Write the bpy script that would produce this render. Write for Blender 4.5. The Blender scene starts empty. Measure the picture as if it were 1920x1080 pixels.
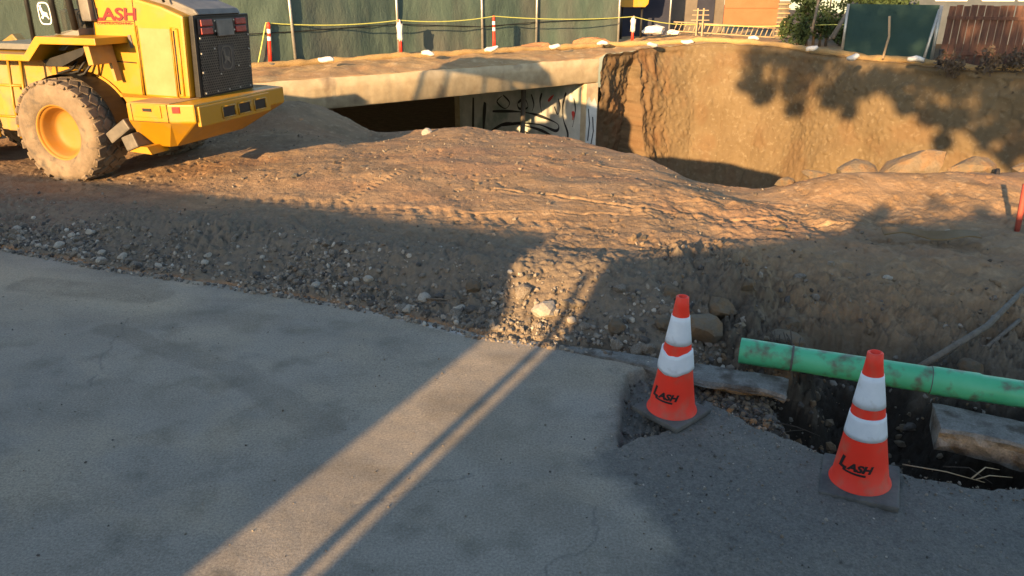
import bpy, bmesh, math, random
import numpy as np
from mathutils import Vector, Matrix, Euler
R = math.radians
S = bpy.context.scene
COL = S.collection
rnd = random.Random(7)

# ------------------------------------------------------------------ camera, world, sun, exposure
CAM_H = 2.6
cd = bpy.data.cameras.new('camera'); cam = bpy.data.objects.new('camera', cd); COL.objects.link(cam)
cam.location = (0, 0, CAM_H); cam.rotation_euler = (R(90 - 21.8), 0, 0)
cd.sensor_width = 36; cd.lens = 26.25; cd.clip_end = 2000; cd.clip_start = .05
S.camera = cam
SUN_AZ, SUN_EL = R(27.0), R(12.7)            # light travels towards azimuth 27 deg right of +Y
w = bpy.data.worlds.new('World'); S.world = w; w.use_nodes = True
nt = w.node_tree; bg = nt.nodes['Background']
sky = nt.nodes.new('ShaderNodeTexSky'); sky.sky_type = 'NISHITA'; sky.sun_disc = False
sky.sun_elevation = SUN_EL; sky.sun_rotation = math.pi + SUN_AZ; sky.dust_density = .6; sky.air_density = 1.0
nt.links.new(sky.outputs[0], bg.inputs[0]); bg.inputs[1].default_value = .105
sl = bpy.data.lights.new('sun', 'SUN'); sl.energy = 5; sl.angle = R(.5); sl.color = (1, .64, .30)
so = bpy.data.objects.new('sun', sl); COL.objects.link(so)
sdir = Vector((math.sin(SUN_AZ) * math.cos(SUN_EL), math.cos(SUN_AZ) * math.cos(SUN_EL), -math.sin(SUN_EL)))
so.rotation_euler = sdir.to_track_quat('-Z', 'Y').to_euler(); so.location = (-20, -40, 20)
S.view_settings.view_transform = 'Standard'; S.view_settings.look = 'None'
S.view_settings.exposure = 1.75; S.view_settings.gamma = 1

# ------------------------------------------------------------------ noise
_rs = np.random.RandomState(3)
PERM = np.concatenate([_rs.permutation(512)] * 3)
GR = _rs.uniform(-1, 1, (512, 3)); GR /= np.linalg.norm(GR, axis=1)[:, None]
def noise3(x, y, z):
    x, y, z = np.broadcast_arrays(np.asarray(x, float), np.asarray(y, float), np.asarray(z, float))
    xi, yi, zi = np.floor(x).astype(int), np.floor(y).astype(int), np.floor(z).astype(int)
    xf, yf, zf = x - xi, y - yi, z - zi
    u, v, ww = [t * t * t * (t * (t * 6 - 15) + 10) for t in (xf, yf, zf)]
    def g(i, j, k):
        h = PERM[(PERM[(PERM[(xi + i) & 511] + yi + j) & 511] + zi + k) & 511]
        q = GR[h]
        return q[..., 0] * (xf - i) + q[..., 1] * (yf - j) + q[..., 2] * (zf - k)
    def L(a, b, t): return a + t * (b - a)
    return L(L(L(g(0,0,0), g(1,0,0), u), L(g(0,1,0), g(1,1,0), u), v), L(L(g(0,0,1), g(1,0,1), u), L(g(0,1,1), g(1,1,1), u), v), ww) * 1.6
def fbm(x, y, z=0., o=4, g=.5, l=2.03):
    s = 0; a = 1
    for i in range(o):
        s = s + a * noise3(x, y, z + i * 7.3); x, y, z = x * l, y * l, z * l; a *= g
    return s
def sstep(x, a, b):
    t = np.clip((x - a) / (b - a), 0, 1); return t * t * (3 - 2 * t)
def gau(x, y, cx, cy, sx, sy=None, rot=0):
    sy = sy or sx; dx, dy = x - cx, y - cy
    c, s = math.cos(rot), math.sin(rot); a, b = dx * c + dy * s, -dx * s + dy * c
    return np.exp(-.5 * ((a / sx) ** 2 + (b / sy) ** 2))
def interp(x, pts):
    p = np.array(pts, float); return np.interp(x, p[:, 0], p[:, 1])
def seg_d(x, y, a, b):                      # distance to segment and parameter along it in metres
    ax, ay = a; bx, by = b; dx, dy = bx - ax, by - ay; L = math.hypot(dx, dy)
    t = np.clip(((x - ax) * dx + (y - ay) * dy) / L, 0, L)
    return (( (x - ax) * dy - (y - ay) * dx) / L), t, np.hypot(x - ax - dx / L * t, y - ay - dy / L * t)
def poly_sdf(x, y, pts):                    # negative inside
    n = len(pts); d = np.full(np.shape(x), 1e9); ins = np.zeros(np.shape(x), bool)
    for i in range(n):
        a, b = pts[i], pts[(i + 1) % n]
        d = np.minimum(d, seg_d(x, y, a, b)[2])
        c = ((a[1] > y) != (b[1] > y)) & (x < (b[0] - a[0]) * (y - a[1]) / ((b[1] - a[1]) or 1e-9) + a[0])
        ins ^= c
    return np.where(ins, -d, d)

# ------------------------------------------------------------------ materials
def sc(c): return tuple(c) + (1,) if len(c) == 3 else tuple(c)
def mat(name, c1, c2=None, scale=3., rough=.85, bump=0., bscale=30., metal=0., c3=None, s3=1., t3=(.5, .65), spec=.3, coords='Object', stretch=(1, 1, 1), attr=None, bd=8, alpha=None, trans=0., speck=0.):
    m = bpy.data.materials.new(name); m.use_nodes = True; N = m.node_tree.nodes; K = m.node_tree.links
    b = N['Principled BSDF']; b.inputs['Roughness'].default_value = rough; b.inputs['Metallic'].default_value = metal
    b.inputs['Specular IOR Level'].default_value = spec
    if trans: b.inputs['Transmission Weight'].default_value = trans
    tc = N.new('ShaderNodeTexCoord'); mp = N.new('ShaderNodeMapping'); mp.inputs['Scale'].default_value = stretch
    K.new(tc.outputs[coords], mp.inputs[0])
    out = None
    if c2 is not None:
        n = N.new('ShaderNodeTexNoise'); n.inputs['Scale'].default_value = scale; n.inputs['Detail'].default_value = bd; n.inputs['Roughness'].default_value = .62
        K.new(mp.outputs[0], n.inputs[0])
        r = N.new('ShaderNodeValToRGB'); r.color_ramp.elements[0].position = .32; r.color_ramp.elements[1].position = .68
        r.color_ramp.elements[0].color = sc(c1); r.color_ramp.elements[1].color = sc(c2)
        K.new(n.outputs['Fac'], r.inputs[0]); out = r.outputs[0]
    else:
        rg = N.new('ShaderNodeRGB'); rg.outputs[0].default_value = sc(c1); out = rg.outputs[0]
    if c3 is not None:
        n = N.new('ShaderNodeTexNoise'); n.inputs['Scale'].default_value = s3; n.inputs['Detail'].default_value = 6
        K.new(mp.outputs[0], n.inputs[0])
        r = N.new('ShaderNodeMapRange'); r.inputs[1].default_value = t3[0]; r.inputs[2].default_value = t3[1]; K.new(n.outputs['Fac'], r.inputs[0])
        mx = N.new('ShaderNodeMix'); mx.data_type = 'RGBA'; K.new(r.outputs[0], mx.inputs[0]); K.new(out, mx.inputs[6]); mx.inputs[7].default_value = sc(c3); out = mx.outputs[2]
    for (an, col) in (attr or []):
        at = N.new('ShaderNodeAttribute'); at.attribute_name = an
        mx = N.new('ShaderNodeMix'); mx.data_type = 'RGBA'; K.new(at.outputs['Fac'], mx.inputs[0]); K.new(out, mx.inputs[6])
        n = N.new('ShaderNodeTexNoise'); n.inputs['Scale'].default_value = 24; n.inputs['Detail'].default_value = 10; n.inputs['Roughness'].default_value = .75; K.new(mp.outputs[0], n.inputs[0])
        hv = N.new('ShaderNodeMix'); hv.data_type = 'RGBA'; K.new(n.outputs['Fac'], hv.inputs[0])
        hv.inputs[6].default_value = sc([v * .5 for v in col]); hv.inputs[7].default_value = sc([v * 1.5 for v in col])
        K.new(hv.outputs[2], mx.inputs[7]); out = mx.outputs[2]
    if speck:
        for sc_ in (70, 260):
            n = N.new('ShaderNodeTexNoise'); n.inputs['Scale'].default_value = sc_; n.inputs['Detail'].default_value = 3; K.new(mp.outputs[0], n.inputs[0])
            r = N.new('ShaderNodeMapRange'); r.inputs[1].default_value = .3; r.inputs[2].default_value = .7; r.inputs[3].default_value = 1 - speck; r.inputs[4].default_value = 1 + speck; K.new(n.outputs['Fac'], r.inputs[0])
            mx = N.new('ShaderNodeMix'); mx.data_type = 'RGBA'; mx.blend_type = 'MULTIPLY'; mx.inputs[0].default_value = 1; K.new(out, mx.inputs[6]); K.new(r.outputs[0], mx.inputs[7]); out = mx.outputs[2]
    K.new(out, b.inputs['Base Color'])
    if bump:
        n = N.new('ShaderNodeTexNoise'); n.inputs['Scale'].default_value = bscale; n.inputs['Detail'].default_value = 8; n.inputs['Roughness'].default_value = .65
        K.new(mp.outputs[0], n.inputs[0])
        bp = N.new('ShaderNodeBump'); bp.inputs['Strength'].default_value = 1; bp.inputs['Distance'].default_value = bump
        K.new(n.outputs['Fac'], bp.inputs['Height']); K.new(bp.outputs[0], b.inputs['Normal'])
    return m
M = {}
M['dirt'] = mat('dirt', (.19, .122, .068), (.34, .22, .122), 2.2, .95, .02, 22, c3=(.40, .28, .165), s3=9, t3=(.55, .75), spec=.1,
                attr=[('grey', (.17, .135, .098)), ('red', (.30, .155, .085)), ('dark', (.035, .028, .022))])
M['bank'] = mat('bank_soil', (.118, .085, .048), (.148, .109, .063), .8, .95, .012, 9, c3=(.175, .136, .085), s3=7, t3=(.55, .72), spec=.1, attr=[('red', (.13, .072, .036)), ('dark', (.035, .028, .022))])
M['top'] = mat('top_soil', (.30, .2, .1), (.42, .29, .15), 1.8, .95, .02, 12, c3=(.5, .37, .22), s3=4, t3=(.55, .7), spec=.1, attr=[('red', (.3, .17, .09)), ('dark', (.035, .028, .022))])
M['asphalt'] = mat('asphalt', (.195, .171, .138), (.268, .238, .196), 1.3, .9, .003, 160, speck=.22, c3=(.15, .134, .108), s3=3.1, t3=(.52, .72), spec=.25,
                   attr=[('rough', (.13, .119, .103)), ('dust', (.33, .27, .19)), ('damp', (.13, .108, .08)), ('line', (.42, .40, .37)), ('joint', (.085, .078, .072))])
M['asphedge'] = mat('asphalt_edge', (.02, .02, .02), (.07, .066, .06), 18, .9, .02, 40)
M['concrete'] = mat('concrete', (.36, .28, .175), (.5, .41, .27), 2.5, .9, .006, 40, c3=(.22, .165, .11), s3=1.3, t3=(.56, .72))
M['gutter'] = mat('gutter_concrete', (.12, .112, .098), (.2, .188, .165), 9, .9, .006, 60, c3=(.075, .062, .048), s3=6, t3=(.48, .62), speck=.2)
M['stone'] = mat('stone', (.15, .125, .095), (.29, .25, .2), 6, .9, .01, 40, c3=(.15, .105, .07), s3=9)
M['stone_pale'] = mat('pale_stone', (.3, .26, .205), (.45, .4, .33), 7, .9, .008, 40)
M['stone_dark'] = mat('dark_stone', (.05, .045, .04), (.13, .115, .1), 9, .9, .008, 40)
M['boulder'] = mat('boulder', (.13, .10, .068), (.205, .16, .108), 2, .92, .03, 12, c3=(.19, .12, .065), s3=2.2, t3=(.45, .6))
M['yellow'] = mat('machine_yellow', (.33, .165, .004), (.40, .2, .006), 1.6, .45, .001, 60, c3=(.27, .165, .045), s3=3.5, t3=(.52, .75), spec=.45)
M['yellow_worn'] = mat('worn_yellow', (.38, .2, .02), (.3, .2, .09), 2.5, .6, .002, 60, c3=(.22, .15, .08), s3=4, t3=(.5, .7))
M['panel'] = mat('dusty_panel', (.3, .185, .075), (.36, .225, .1), 4, .8)
M['black'] = mat('black_paint', (.009, .009, .009), (.02, .018, .016), 6, .55)
M['grille'] = mat('grille_black', (.02, .02, .02), (.055, .048, .042), 12, .6, spec=.5)
M['greymetal'] = mat('grey_metal', (.09, .082, .07), (.16, .14, .115), 5, .6, .002, 50, metal=.3)
M['hoodgrey'] = mat('hood_grey', (.09, .085, .078), (.16, .145, .125), 5, .55)
M['glass'] = mat('cab_glass', (.06, .085, .07), (.09, .11, .09), 2.2, .12, spec=.8); M['glass'].node_tree.nodes['Principled BSDF'].inputs['Alpha'].default_value = .25
M['cabgrey'] = mat('cab_grey', (.10, .098, .09), (.17, .16, .14), 4, .5)
M['tyre'] = mat('dusty_tyre', (.13, .098, .066), (.225, .17, .115), 5, .95, .006, 60, c3=(.08, .068, .055), s3=8, t3=(.55, .75))
M['rim'] = mat('wheel_rim', (.33, .145, .012), (.29, .15, .04), 4, .6)
M['lampred'] = mat('red_lens', (.16, .012, .012), (.3, .03, .025), 9, .3)
M['refl'] = mat('red_reflector', (.62, .012, .01), None, rough=.35)
M['white'] = mat('white_plastic', (.62, .62, .6), (.75, .74, .71), 5, .6)
M['bagwhite'] = mat('white_cloth', (.45, .43, .4), (.66, .64, .6), 6, .85, .01, 30)
M['orange'] = mat('cone_orange', (.82, .036, .016), (.74, .045, .022), 4, .5, c3=(.42, .13, .08), s3=7, t3=(.52, .78))
M['conebase'] = mat('cone_base', (.055, .055, .053), (.14, .13, .115), 7, .85, .004, 50)
M['collar'] = mat('reflective_collar', (.56, .6, .64), (.68, .71, .74), 8, .35, c3=(.4, .38, .36), s3=9, t3=(.62, .78))
M['ink'] = mat('black_ink', (.02, .016, .016), None, rough=.6)
M['inkred'] = mat('dark_red_ink', (.2, .012, .01), None, rough=.5)
M['pipe'] = mat('green_pipe', (.055, .36, .175), (.085, .43, .225), 3, .42, .001, 40, c3=(.10, .13, .08), s3=9, t3=(.5, .66), spec=.4)
M['screen'] = mat('green_screen', (.05, .08, .066), (.07, .102, .083), 1.1, .8, .05, 2.5, c3=(.08, .088, .076), s3=.5, t3=(.45, .65), stretch=(1, 1, .5))
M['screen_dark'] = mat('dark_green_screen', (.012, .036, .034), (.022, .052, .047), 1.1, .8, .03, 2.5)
M['navy'] = mat('navy_screen', (.018, .02, .035), (.03, .033, .05), 1.1, .9)
M['galv'] = mat('galvanised', (.3, .3, .28), (.42, .41, .38), 6, .45, metal=.6)
M['delin'] = mat('delineator_red', (.75, .03, .015), (.62, .04, .02), 5, .45)
M['rope'] = mat('yellow_rope', (.42, .43, .12), None, rough=.8)
M['straw'] = mat('straw', (.27, .17, .07), (.4, .28, .13), 25, .95, .02, 60, stretch=(1, 1, 4))
M['wood'] = mat('grey_wood', (.10, .085, .07), (.17, .145, .115), 3, .9, .004, 30, stretch=(6, 6, 1))
M['woodred'] = mat('red_brown_wood', (.05, .028, .022), (.12, .058, .042), 2, .9, .004, 30, stretch=(6, 6, 1))
M['lath'] = mat('pale_lath', (.27, .19, .11), (.36, .27, .17), 4, .85)
M['terra'] = mat('terracotta_board', (.27, .1, .045), (.32, .125, .06), 1.5, .85, stretch=(1, 1, 1))
M['wallgrey'] = mat('grey_siding', (.10, .085, .07), (.14, .12, .1), 1.5, .9)
M['house'] = mat('blue_grey_wall', (.05, .06, .07), (.075, .085, .1), 2, .85)
M['leaf'] = mat('leaf', (.02, .038, .012), (.05, .075, .025), 1.5, .8)
M['bark'] = mat('bark', (.06, .045, .032), (.12, .09, .065), 6, .95, .02, 20, stretch=(4, 4, 1))
M['root'] = mat('root', (.09, .07, .05), (.17, .14, .11), 9, .95)
M['stake'] = mat('red_stake', (.32, .05, .035), (.24, .06, .04), 6, .7)
M['card'] = mat('brown_board', (.11, .07, .03), (.15, .10, .045), 5, .7)
M['shade_box'] = mat('shade_box_grey', (.10, .12, .13), (.14, .15, .16), 2, .6)
M['paint_white'] = mat('graffiti_white', (.5, .5, .45), (.68, .67, .6), 2.2, .75, c3=(.3, .35, .3), s3=.8, t3=(.5, .62))
M['paint_black'] = mat('graffiti_black', (.03, .03, .032), None, rough=.7)
M['paint_red'] = mat('graffiti_red', (.6, .06, .05), None, rough=.7)
M['teal'] = mat('window_glass', (.02, .09, .11), (.03, .13, .15), 3, .1, spec=.8)
M['blue'] = mat('blue_plastic', (.03, .22, .5), (.05, .3, .62), 8, .5)

# ------------------------------------------------------------------ object helpers
def tag(o, label=None, cat=None, group=None, kind=None):
    if label: o['label'] = label
    if cat: o['category'] = cat
    if group: o['group'] = group
    if kind: o['kind'] = kind
    return o
def empty(name, loc=(0, 0, 0), rz=0, label=None, cat=None, group=None):
    o = bpy.data.objects.new(name, None); COL.objects.link(o); o.location = loc; o.rotation_euler = (0, 0, rz); o.empty_display_size = .1
    return tag(o, label, cat, group)
class MB:
    def __init__(s): s.v = []; s.f = []; s.sm = []
    def add(s, vs, fs, smooth=False):
        n = len(s.v); s.v += [tuple(v) for v in vs]; s.f += [tuple(i + n for i in f) for f in fs]; s.sm += [smooth] * len(fs); return s
    def box(s, c, d, rot=None, bev=0.):
        hx, hy, hz = [q / 2 for q in d]
        if bev:
            bm = bmesh.new(); bmesh.ops.create_cube(bm, size=1); bmesh.ops.scale(bm, vec=d, verts=bm.verts)
            bmesh.ops.bevel(bm, geom=bm.edges[:], offset=bev, segments=2, affect='EDGES', profile=.6)
            bm.verts.index_update(); vs = [v.co.copy() for v in bm.verts]; fs = [[v.index for v in f.verts] for f in bm.faces]; bm.free()
        else:
            vs = [Vector((x * hx, y * hy, z * hz)) for x in (-1, 1) for y in (-1, 1) for z in (-1, 1)]
            fs = [(0, 1, 3, 2), (4, 6, 7, 5), (0, 4, 5, 1), (2, 3, 7, 6), (0, 2, 6, 4), (1, 5, 7, 3)]
        if rot is not None:
            mt = rot if isinstance(rot, Matrix) else Euler(rot).to_matrix()
            vs = [mt @ v for v in vs]
        return s.add([v + Vector(c) for v in vs], fs)
    def tube(s, pts, r, n=8, cap=True, rough=0):
        pts = [Vector(p) for p in pts]; rs = r if isinstance(r, (list, tuple)) else [r] * len(pts)
        vs = []; fs = []; up = None
        for i, p in enumerate(pts):
            d = (pts[min(i + 1, len(pts) - 1)] - pts[max(i - 1, 0)]).normalized()
            if up is None: up = Vector((0, 0, 1)) if abs(d.z) < .9 else Vector((1, 0, 0))
            a = d.cross(up).normalized(); b = a.cross(d).normalized(); up = b
            for k in range(n):
                t = 2 * math.pi * k / n; q = rs[i] * (1 + (rnd.uniform(-rough, rough) if rough else 0))
                vs.append(p + a * math.cos(t) * q + b * math.sin(t) * q)
        for i in range(len(pts) - 1):
            for k in range(n):
                k2 = (k + 1) % n; fs.append((i * n + k, (i + 1) * n + k, (i + 1) * n + k2, i * n + k2))
        s.add(vs, fs, True)
        if cap:
            m = len(s.v) - len(vs); s.f += [tuple(m + k for k in range(n)), tuple(m + (len(pts) - 1) * n + k for k in reversed(range(n)))]; s.sm += [False] * 2
        return s
    def prism(s, poly, y0, y1, axis='y'):      # polygon in (x,z) extruded along y, or in (x,y) along z
        n = len(poly)
        mk = (lambda p, t: (p[0], t, p[1])) if axis == 'y' else ((lambda p, t: (p[0], p[1], t)) if axis == 'z' else (lambda p, t: (t, p[0], p[1])))
        vs = [mk(p, y0) for p in poly] + [mk(p, y1) for p in poly]
        fs = [tuple(range(n)), tuple(reversed(range(n, 2 * n)))] + [(i, i + n, (i + 1) % n + n, (i + 1) % n) for i in range(n)]
        return s.add(vs, fs)
    def lathe(s, prof, n=48, axis='y', c=(0, 0, 0), jit=0):   # prof: (r, t)
        vs = []; fs = []
        for (r_, t) in prof:
            for k in range(n):
                a = 2 * math.pi * k / n; rr = r_
                p = (rr * math.cos(a), t, rr * math.sin(a)) if axis == 'y' else (rr * math.cos(a), rr * math.sin(a), t)
                vs.append(Vector(p) + Vector(c))
        for i in range(len(prof) - 1):
            for k in range(n):
                k2 = (k + 1) % n; fs.append((i * n + k, (i + 1) * n + k, (i + 1) * n + k2, i * n + k2))
        return s.add(vs, fs, True)
    def build(s, name, m, parent=None, label=None, bevel=0.):
        me = bpy.data.meshes.new(name); me.from_pydata(s.v, [], s.f); me.materials.append(m)
        me.polygons.foreach_set('use_smooth', s.sm); me.validate(); me.update()
        bm = bmesh.new(); bm.from_mesh(me); bmesh.ops.recalc_face_normals(bm, faces=bm.faces[:])
        if bevel: 
            es = [e for e in bm.edges if len(e.link_faces) == 2 and e.calc_face_angle(0) > .6]
            bmesh.ops.bevel(bm, geom=es, offset=bevel, segments=2, affect='EDGES', profile=.6)
        bm.to_mesh(me); bm.free()
        o = bpy.data.objects.new(name, me); COL.objects.link(o); o.parent = parent
        if label: o['label'] = label
        return o
def np_mesh(name, V, F, m, attrs=None, smooth=True):
    me = bpy.data.meshes.new(name); V = np.asarray(V, np.float32); F = np.asarray(F, np.int32); k = F.shape[1]
    me.vertices.add(len(V)); me.vertices.foreach_set('co', V.ravel())
    me.loops.add(F.size); me.loops.foreach_set('vertex_index', F.ravel())
    me.polygons.add(len(F)); me.polygons.foreach_set('loop_start', np.arange(0, F.size, k, dtype=np.int32))
    me.polygons.foreach_set('use_smooth', np.full(len(F), smooth)); me.update(calc_edges=True)
    for a, d in (attrs or {}).items():
        at = me.attributes.new(a, 'FLOAT', 'POINT'); at.data.foreach_set('value', np.asarray(d, np.float32).ravel())
    me.materials.append(m); o = bpy.data.objects.new(name, me); COL.objects.link(o); return o
def grid_faces(nr, nc):
    i = np.arange(nr - 1)[:, None] * nc + np.arange(nc - 1)[None]; i = i.ravel()
    return np.stack([i, i + 1, i + nc + 1, i + nc], 1)
def text_mesh(body, size, bold=0., shear=0.):
    cu = bpy.data.curves.new('t', 'FONT'); cu.body = body; cu.size = size; cu.shear = shear; cu.offset = bold; cu.extrude = 0; cu.resolution_u = 3
    o = bpy.data.objects.new('t', cu); COL.objects.link(o); bpy.context.view_layer.update()
    me = bpy.data.meshes.new_from_object(o.evaluated_get(bpy.context.evaluated_depsgraph_get()))
    bm = bmesh.new(); bm.from_mesh(me); bmesh.ops.triangulate(bm, faces=bm.faces[:]); bmesh.ops.subdivide_edges(bm, edges=bm.edges[:], cuts=3, use_grid_fill=True); bm.to_mesh(me); bm.free()
    vs = [v.co.copy() for v in me.vertices]; fs = [tuple(p.vertices) for p in me.polygons]
    bpy.data.objects.remove(o); bpy.data.curves.remove(cu); bpy.data.meshes.remove(me)
    return vs, fs
def copy_tree(o, parent=None):
    c = o.copy(); COL.objects.link(c); c.parent = parent
    if parent is not None: c.matrix_parent_inverse = o.matrix_parent_inverse.copy()
    for ch in [q for q in list(COL.objects) if q.parent == o]: copy_tree(ch, c)
    return c

# ------------------------------------------------------------------ plan of the place
EDGE = [(-40, 22), (-9, 9.15), (-5.58, 7.72), (-4.09, 7.08), (-2.85, 6.64), (-1.97, 6.33), (-.92, 5.88), (-.26, 5.5), (.21, 5.36), (.98, 5.1), (1.68, 4.87), (2.07, 4.7), (2.96, 4.34), (3.3, 4.16), (6, 3.0), (40, -11)]
CREST = [(-40, 24), (-12, 17.2), (-7, 17), (-4.5, 16.2), (-2.5, 14.7), (-1, 14.6), (1.2, 13.6), (2.0, 12.3), (2.6, 11.1), (3.2, 10.5), (4.6, 10.2), (6, 10.8), (9, 10.8), (14, 9.5), (40, 0)]
CRZ = [(-40, .2), (-12, .15), (-5.2, .34), (-4.2, .36), (-2.8, .02), (-1.8, .1), (-.9, .15), (1.3, .06), (2.1, .08), (2.8, -.06), (4, -.08), (6, .0), (9, .0)]
HOLE = [(1.33, 4.50), (1.42, 4.40), (1.59, 4.15), (1.8, 3.97), (1.95, 3.80), (2.28, 3.66), (2.52, 3.57), (2.72, 3.5), (2.95, 3.53), (3.4, 3.35), (4.4, 3.0), (4.8, 3.6), (3.5, 4.3), (2.9, 4.55), (2.05, 4.9), (1.45, 5.1), (1.28, 4.85)]
TR_A, TR_B = (2.55, 4.0), (2.85, 5.45)
def edge_y(x): return interp(x, EDGE)
def dirt_h(x, y):
    t = (y - edge_y(x) + .05 * fbm(x * 2.5, y * 2.5, 3.)) * .92
    cy = interp(x, CREST); cz = interp(x, CRZ)
    A = interp(x, [(-12, .03), (-6.5, .03), (-4, .08), (-2, .2), (0, .24), (1.2, .23), (3, .16), (6, .12)])
    z = -.16 + .17 * sstep(t, -.06, .06) + (A - .01) * sstep(t, .05, 1.0)
    k = np.clip(t / np.maximum(cy - edge_y(x), .5), 0, 1)
    z = z + (cz - A) * sstep(k, .45, .98)
    z = z + .09 * gau(x, y, -3.9, 8.1, 1.0, .35, -.3) + .07 * gau(x, y, -5.9, 9.1, 1.0, .3, -.2) - .05 * gau(x, y, -2.2, 8.7, 1.6, .35, -.35)
    z = z + .07 * gau(x, y, -1.2, 6.8, 1.1, .3, -.35) + .06 * gau(x, y, 1.9, 9.4, .8, .4, .1) + .30 * gau(x, y, 5.6, 9.9, 1.0, .6) + .16 * gau(x, y, 4.3, 9.8, .5, .4) + .14 * gau(x, y, 7.4, 10.2, .6, .4) + .08 * gau(x, y, 2.0, 6.2, .9, .3, -.3)
    z = z + .25 * gau(x, y, -4.6, 14.9, .9, .7, -.5) - .16 * gau(x, y, -2.9, 14.2, .7, .5)
    out = sstep(t, .1, .8)
    z = z + out * (.05 * fbm(x * .8, y * .8, 1., 3) + .012 * fbm(x * 2.4, y * 2.4, 2., 3))
    rub = sstep(t, 0, .15) * (1 - sstep(t, .9, 2.1)) * sstep(x, 2.6, 1.2) * (.6 + .6 * fbm(x * 1.1, y * 1.1, 9., 2))
    rub = np.clip(rub, 0, 1)
    z = z + rub * (.085 * np.abs(fbm(x * 7, y * 7, 4., 3)) + .028 * fbm(x * 20, y * 20, 4., 3)) + out * (.0035 * fbm(x * 20, y * 20, 5., 3) + .006 * sstep(fbm(x * 9, y * 9, 37., 2), .45, .6))
    dents = sstep(fbm(x * 9, y * 6, 44., 3), .42, .62) * out * sstep(fbm(x * .9, y * .9, 45., 2), -.3, .3); z = z - .026 * dents
    rgt = sstep(x + .2 * y, 2.6, 3.6) * sstep(t, .1, .6) * (1 - sstep(y, 8.5, 10)); z = z + rgt * (.05 * fbm(x * 2.2, y * 2.2, 46., 4) + .03 * np.abs(fbm(x * 6, y * 6, 47., 3)))
    # clods and lumps on the driven soil
    z = z + (1 - sstep(t, 1.5, 3.5)) * sstep(t, .3, .8) * .018 * fbm(x * 6, y * 6, 38., 4, .55)
    cl = sstep(fbm(x * 5, y * 5, 12., 3), .38, .6) * out; z = z + .018 * cl * np.abs(fbm(x * 15, y * 15, 14., 2))
    # tyre tracks: rows of lug prints, and ruts
    for (a, b, wd, per, am) in (((-4.2, 9.6), (.9, 7.5), .24, .19, .022), ((-3.3, 8.4), (.2, 7.0), .2, .2, .018), ((-2.15, 9.0), (-1.55, 10.6), .16, .12, .03)):
        d, s, dd = seg_d(x, y, a, b); m = (1 - sstep(np.abs(dd), wd * .8, wd)); 
        L = math.hypot(b[0] - a[0], b[1] - a[1]); m = m * (s > .02) * (s < L - .02)
        z = z + m * (-.012 + am * np.clip(np.sin((s + np.abs(d) * .7) / per * 2 * math.pi) * 2, -1, 1) * .5 * (.6 + .5 * fbm(x * 2, y * 2, 33., 2)))
    for (a, b, wd, dp) in (((-.3, 9.35), (1.5, 8.35), .028, .035), ((1.5, 8.35), (4.0, 8.15), .025, .03), ((1.1, 10.1), (3.6, 9.1), .03, .02), ((-.6, 8.3), (3.2, 8.0), .02, .016), ((-1.5, 7.55), (.2, 6.7), .05, .03), ((.4, 8.9), (3.8, 8.6), .02, .015), ((-.2, 11.5), (1.8, 10.6), .03, .02)):
        wob = .06 * fbm(x * 1.3, y * 1.3, 21., 2); d, s, dd = seg_d(x + wob, y + wob, a, b)
        z = z - dp * np.exp(-(dd / wd) ** 2) + dp * .5 * np.exp(-((dd - wd * 2.2) / wd) ** 2)
    # dry cracks in the strip of soil beside the road
    cr = np.abs(fbm(x * 4.5, y * 4.5, 40., 3)); z = z - .02 * np.exp(-(cr / .05) ** 2) * gau(x, y, .75, 7.0, .45, .7)
    # trench and hole by the pipe
    hs = poly_sdf(x, y, HOLE) + .04 * fbm(x * 5, y * 5, 6., 3)
    dp = -.13 - .6 * sstep(x, 1.75, 2.15) + .04 * np.abs(fbm(x * 12, y * 12, 39., 3)); z = z - (z - dp) * sstep(-hs, -.04, .12 + .1 * sstep(x, 1.7, 2.1))
    d, s, dd = seg_d(x, y, TR_A, TR_B); dd = dd + .06 * fbm(x * 4, y * 4, 8., 3)
    k = (1 - sstep(dd, .2, .5)) * sstep(y, 3.6, 3.9); z = z * (1 - k) + (-.75 + .25 * sstep(y, 4.9, 5.5)) * k
    slope = sstep(t, -.15, .5) * (1 - sstep(t, .55, 1.35)) * sstep(x, 1.25, 1.6) * (1 - k)
    z = z - slope * (.08 + .16 * fbm(x * 3.2, y * 3.2, 17., 5, .6)) * .9 - slope * .11 * np.abs(fbm(x * 8, y * 8, 18., 4))
    bw = sstep(x, 1.9, 2.7) * (1 - sstep(y + .33 * (x - 2), 5.2, 7.5)); z = z - .5 * bw * (t > -.3) * (1 - k) * sstep(t, -.25, .25) * (1 + .35 * fbm(x * 1.6, y * 1.6, 42., 3))
    rg2 = sstep(x, 1.1, 1.6) * sstep(t, -.25, .0) * (1 - sstep(t, 1.6, 2.6)); z = z + rg2 * (.08 * fbm(x * 4.5, y * 4.5, 48., 5, .62) + .07 * np.abs(fbm(x * 11, y * 11, 49., 3)) + .015 * fbm(x * 30, y * 30, 43., 2))
    # drop into the pit beyond the crest
    p = np.maximum(y - cy - .06 * fbm(x * 2, y * 2, 19., 3), 0); z = z - (1.1 * p * sstep(p, 0, .7) + .35 * p)
    return np.maximum(z, -4.6), t, rub, hs, k, slope
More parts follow.
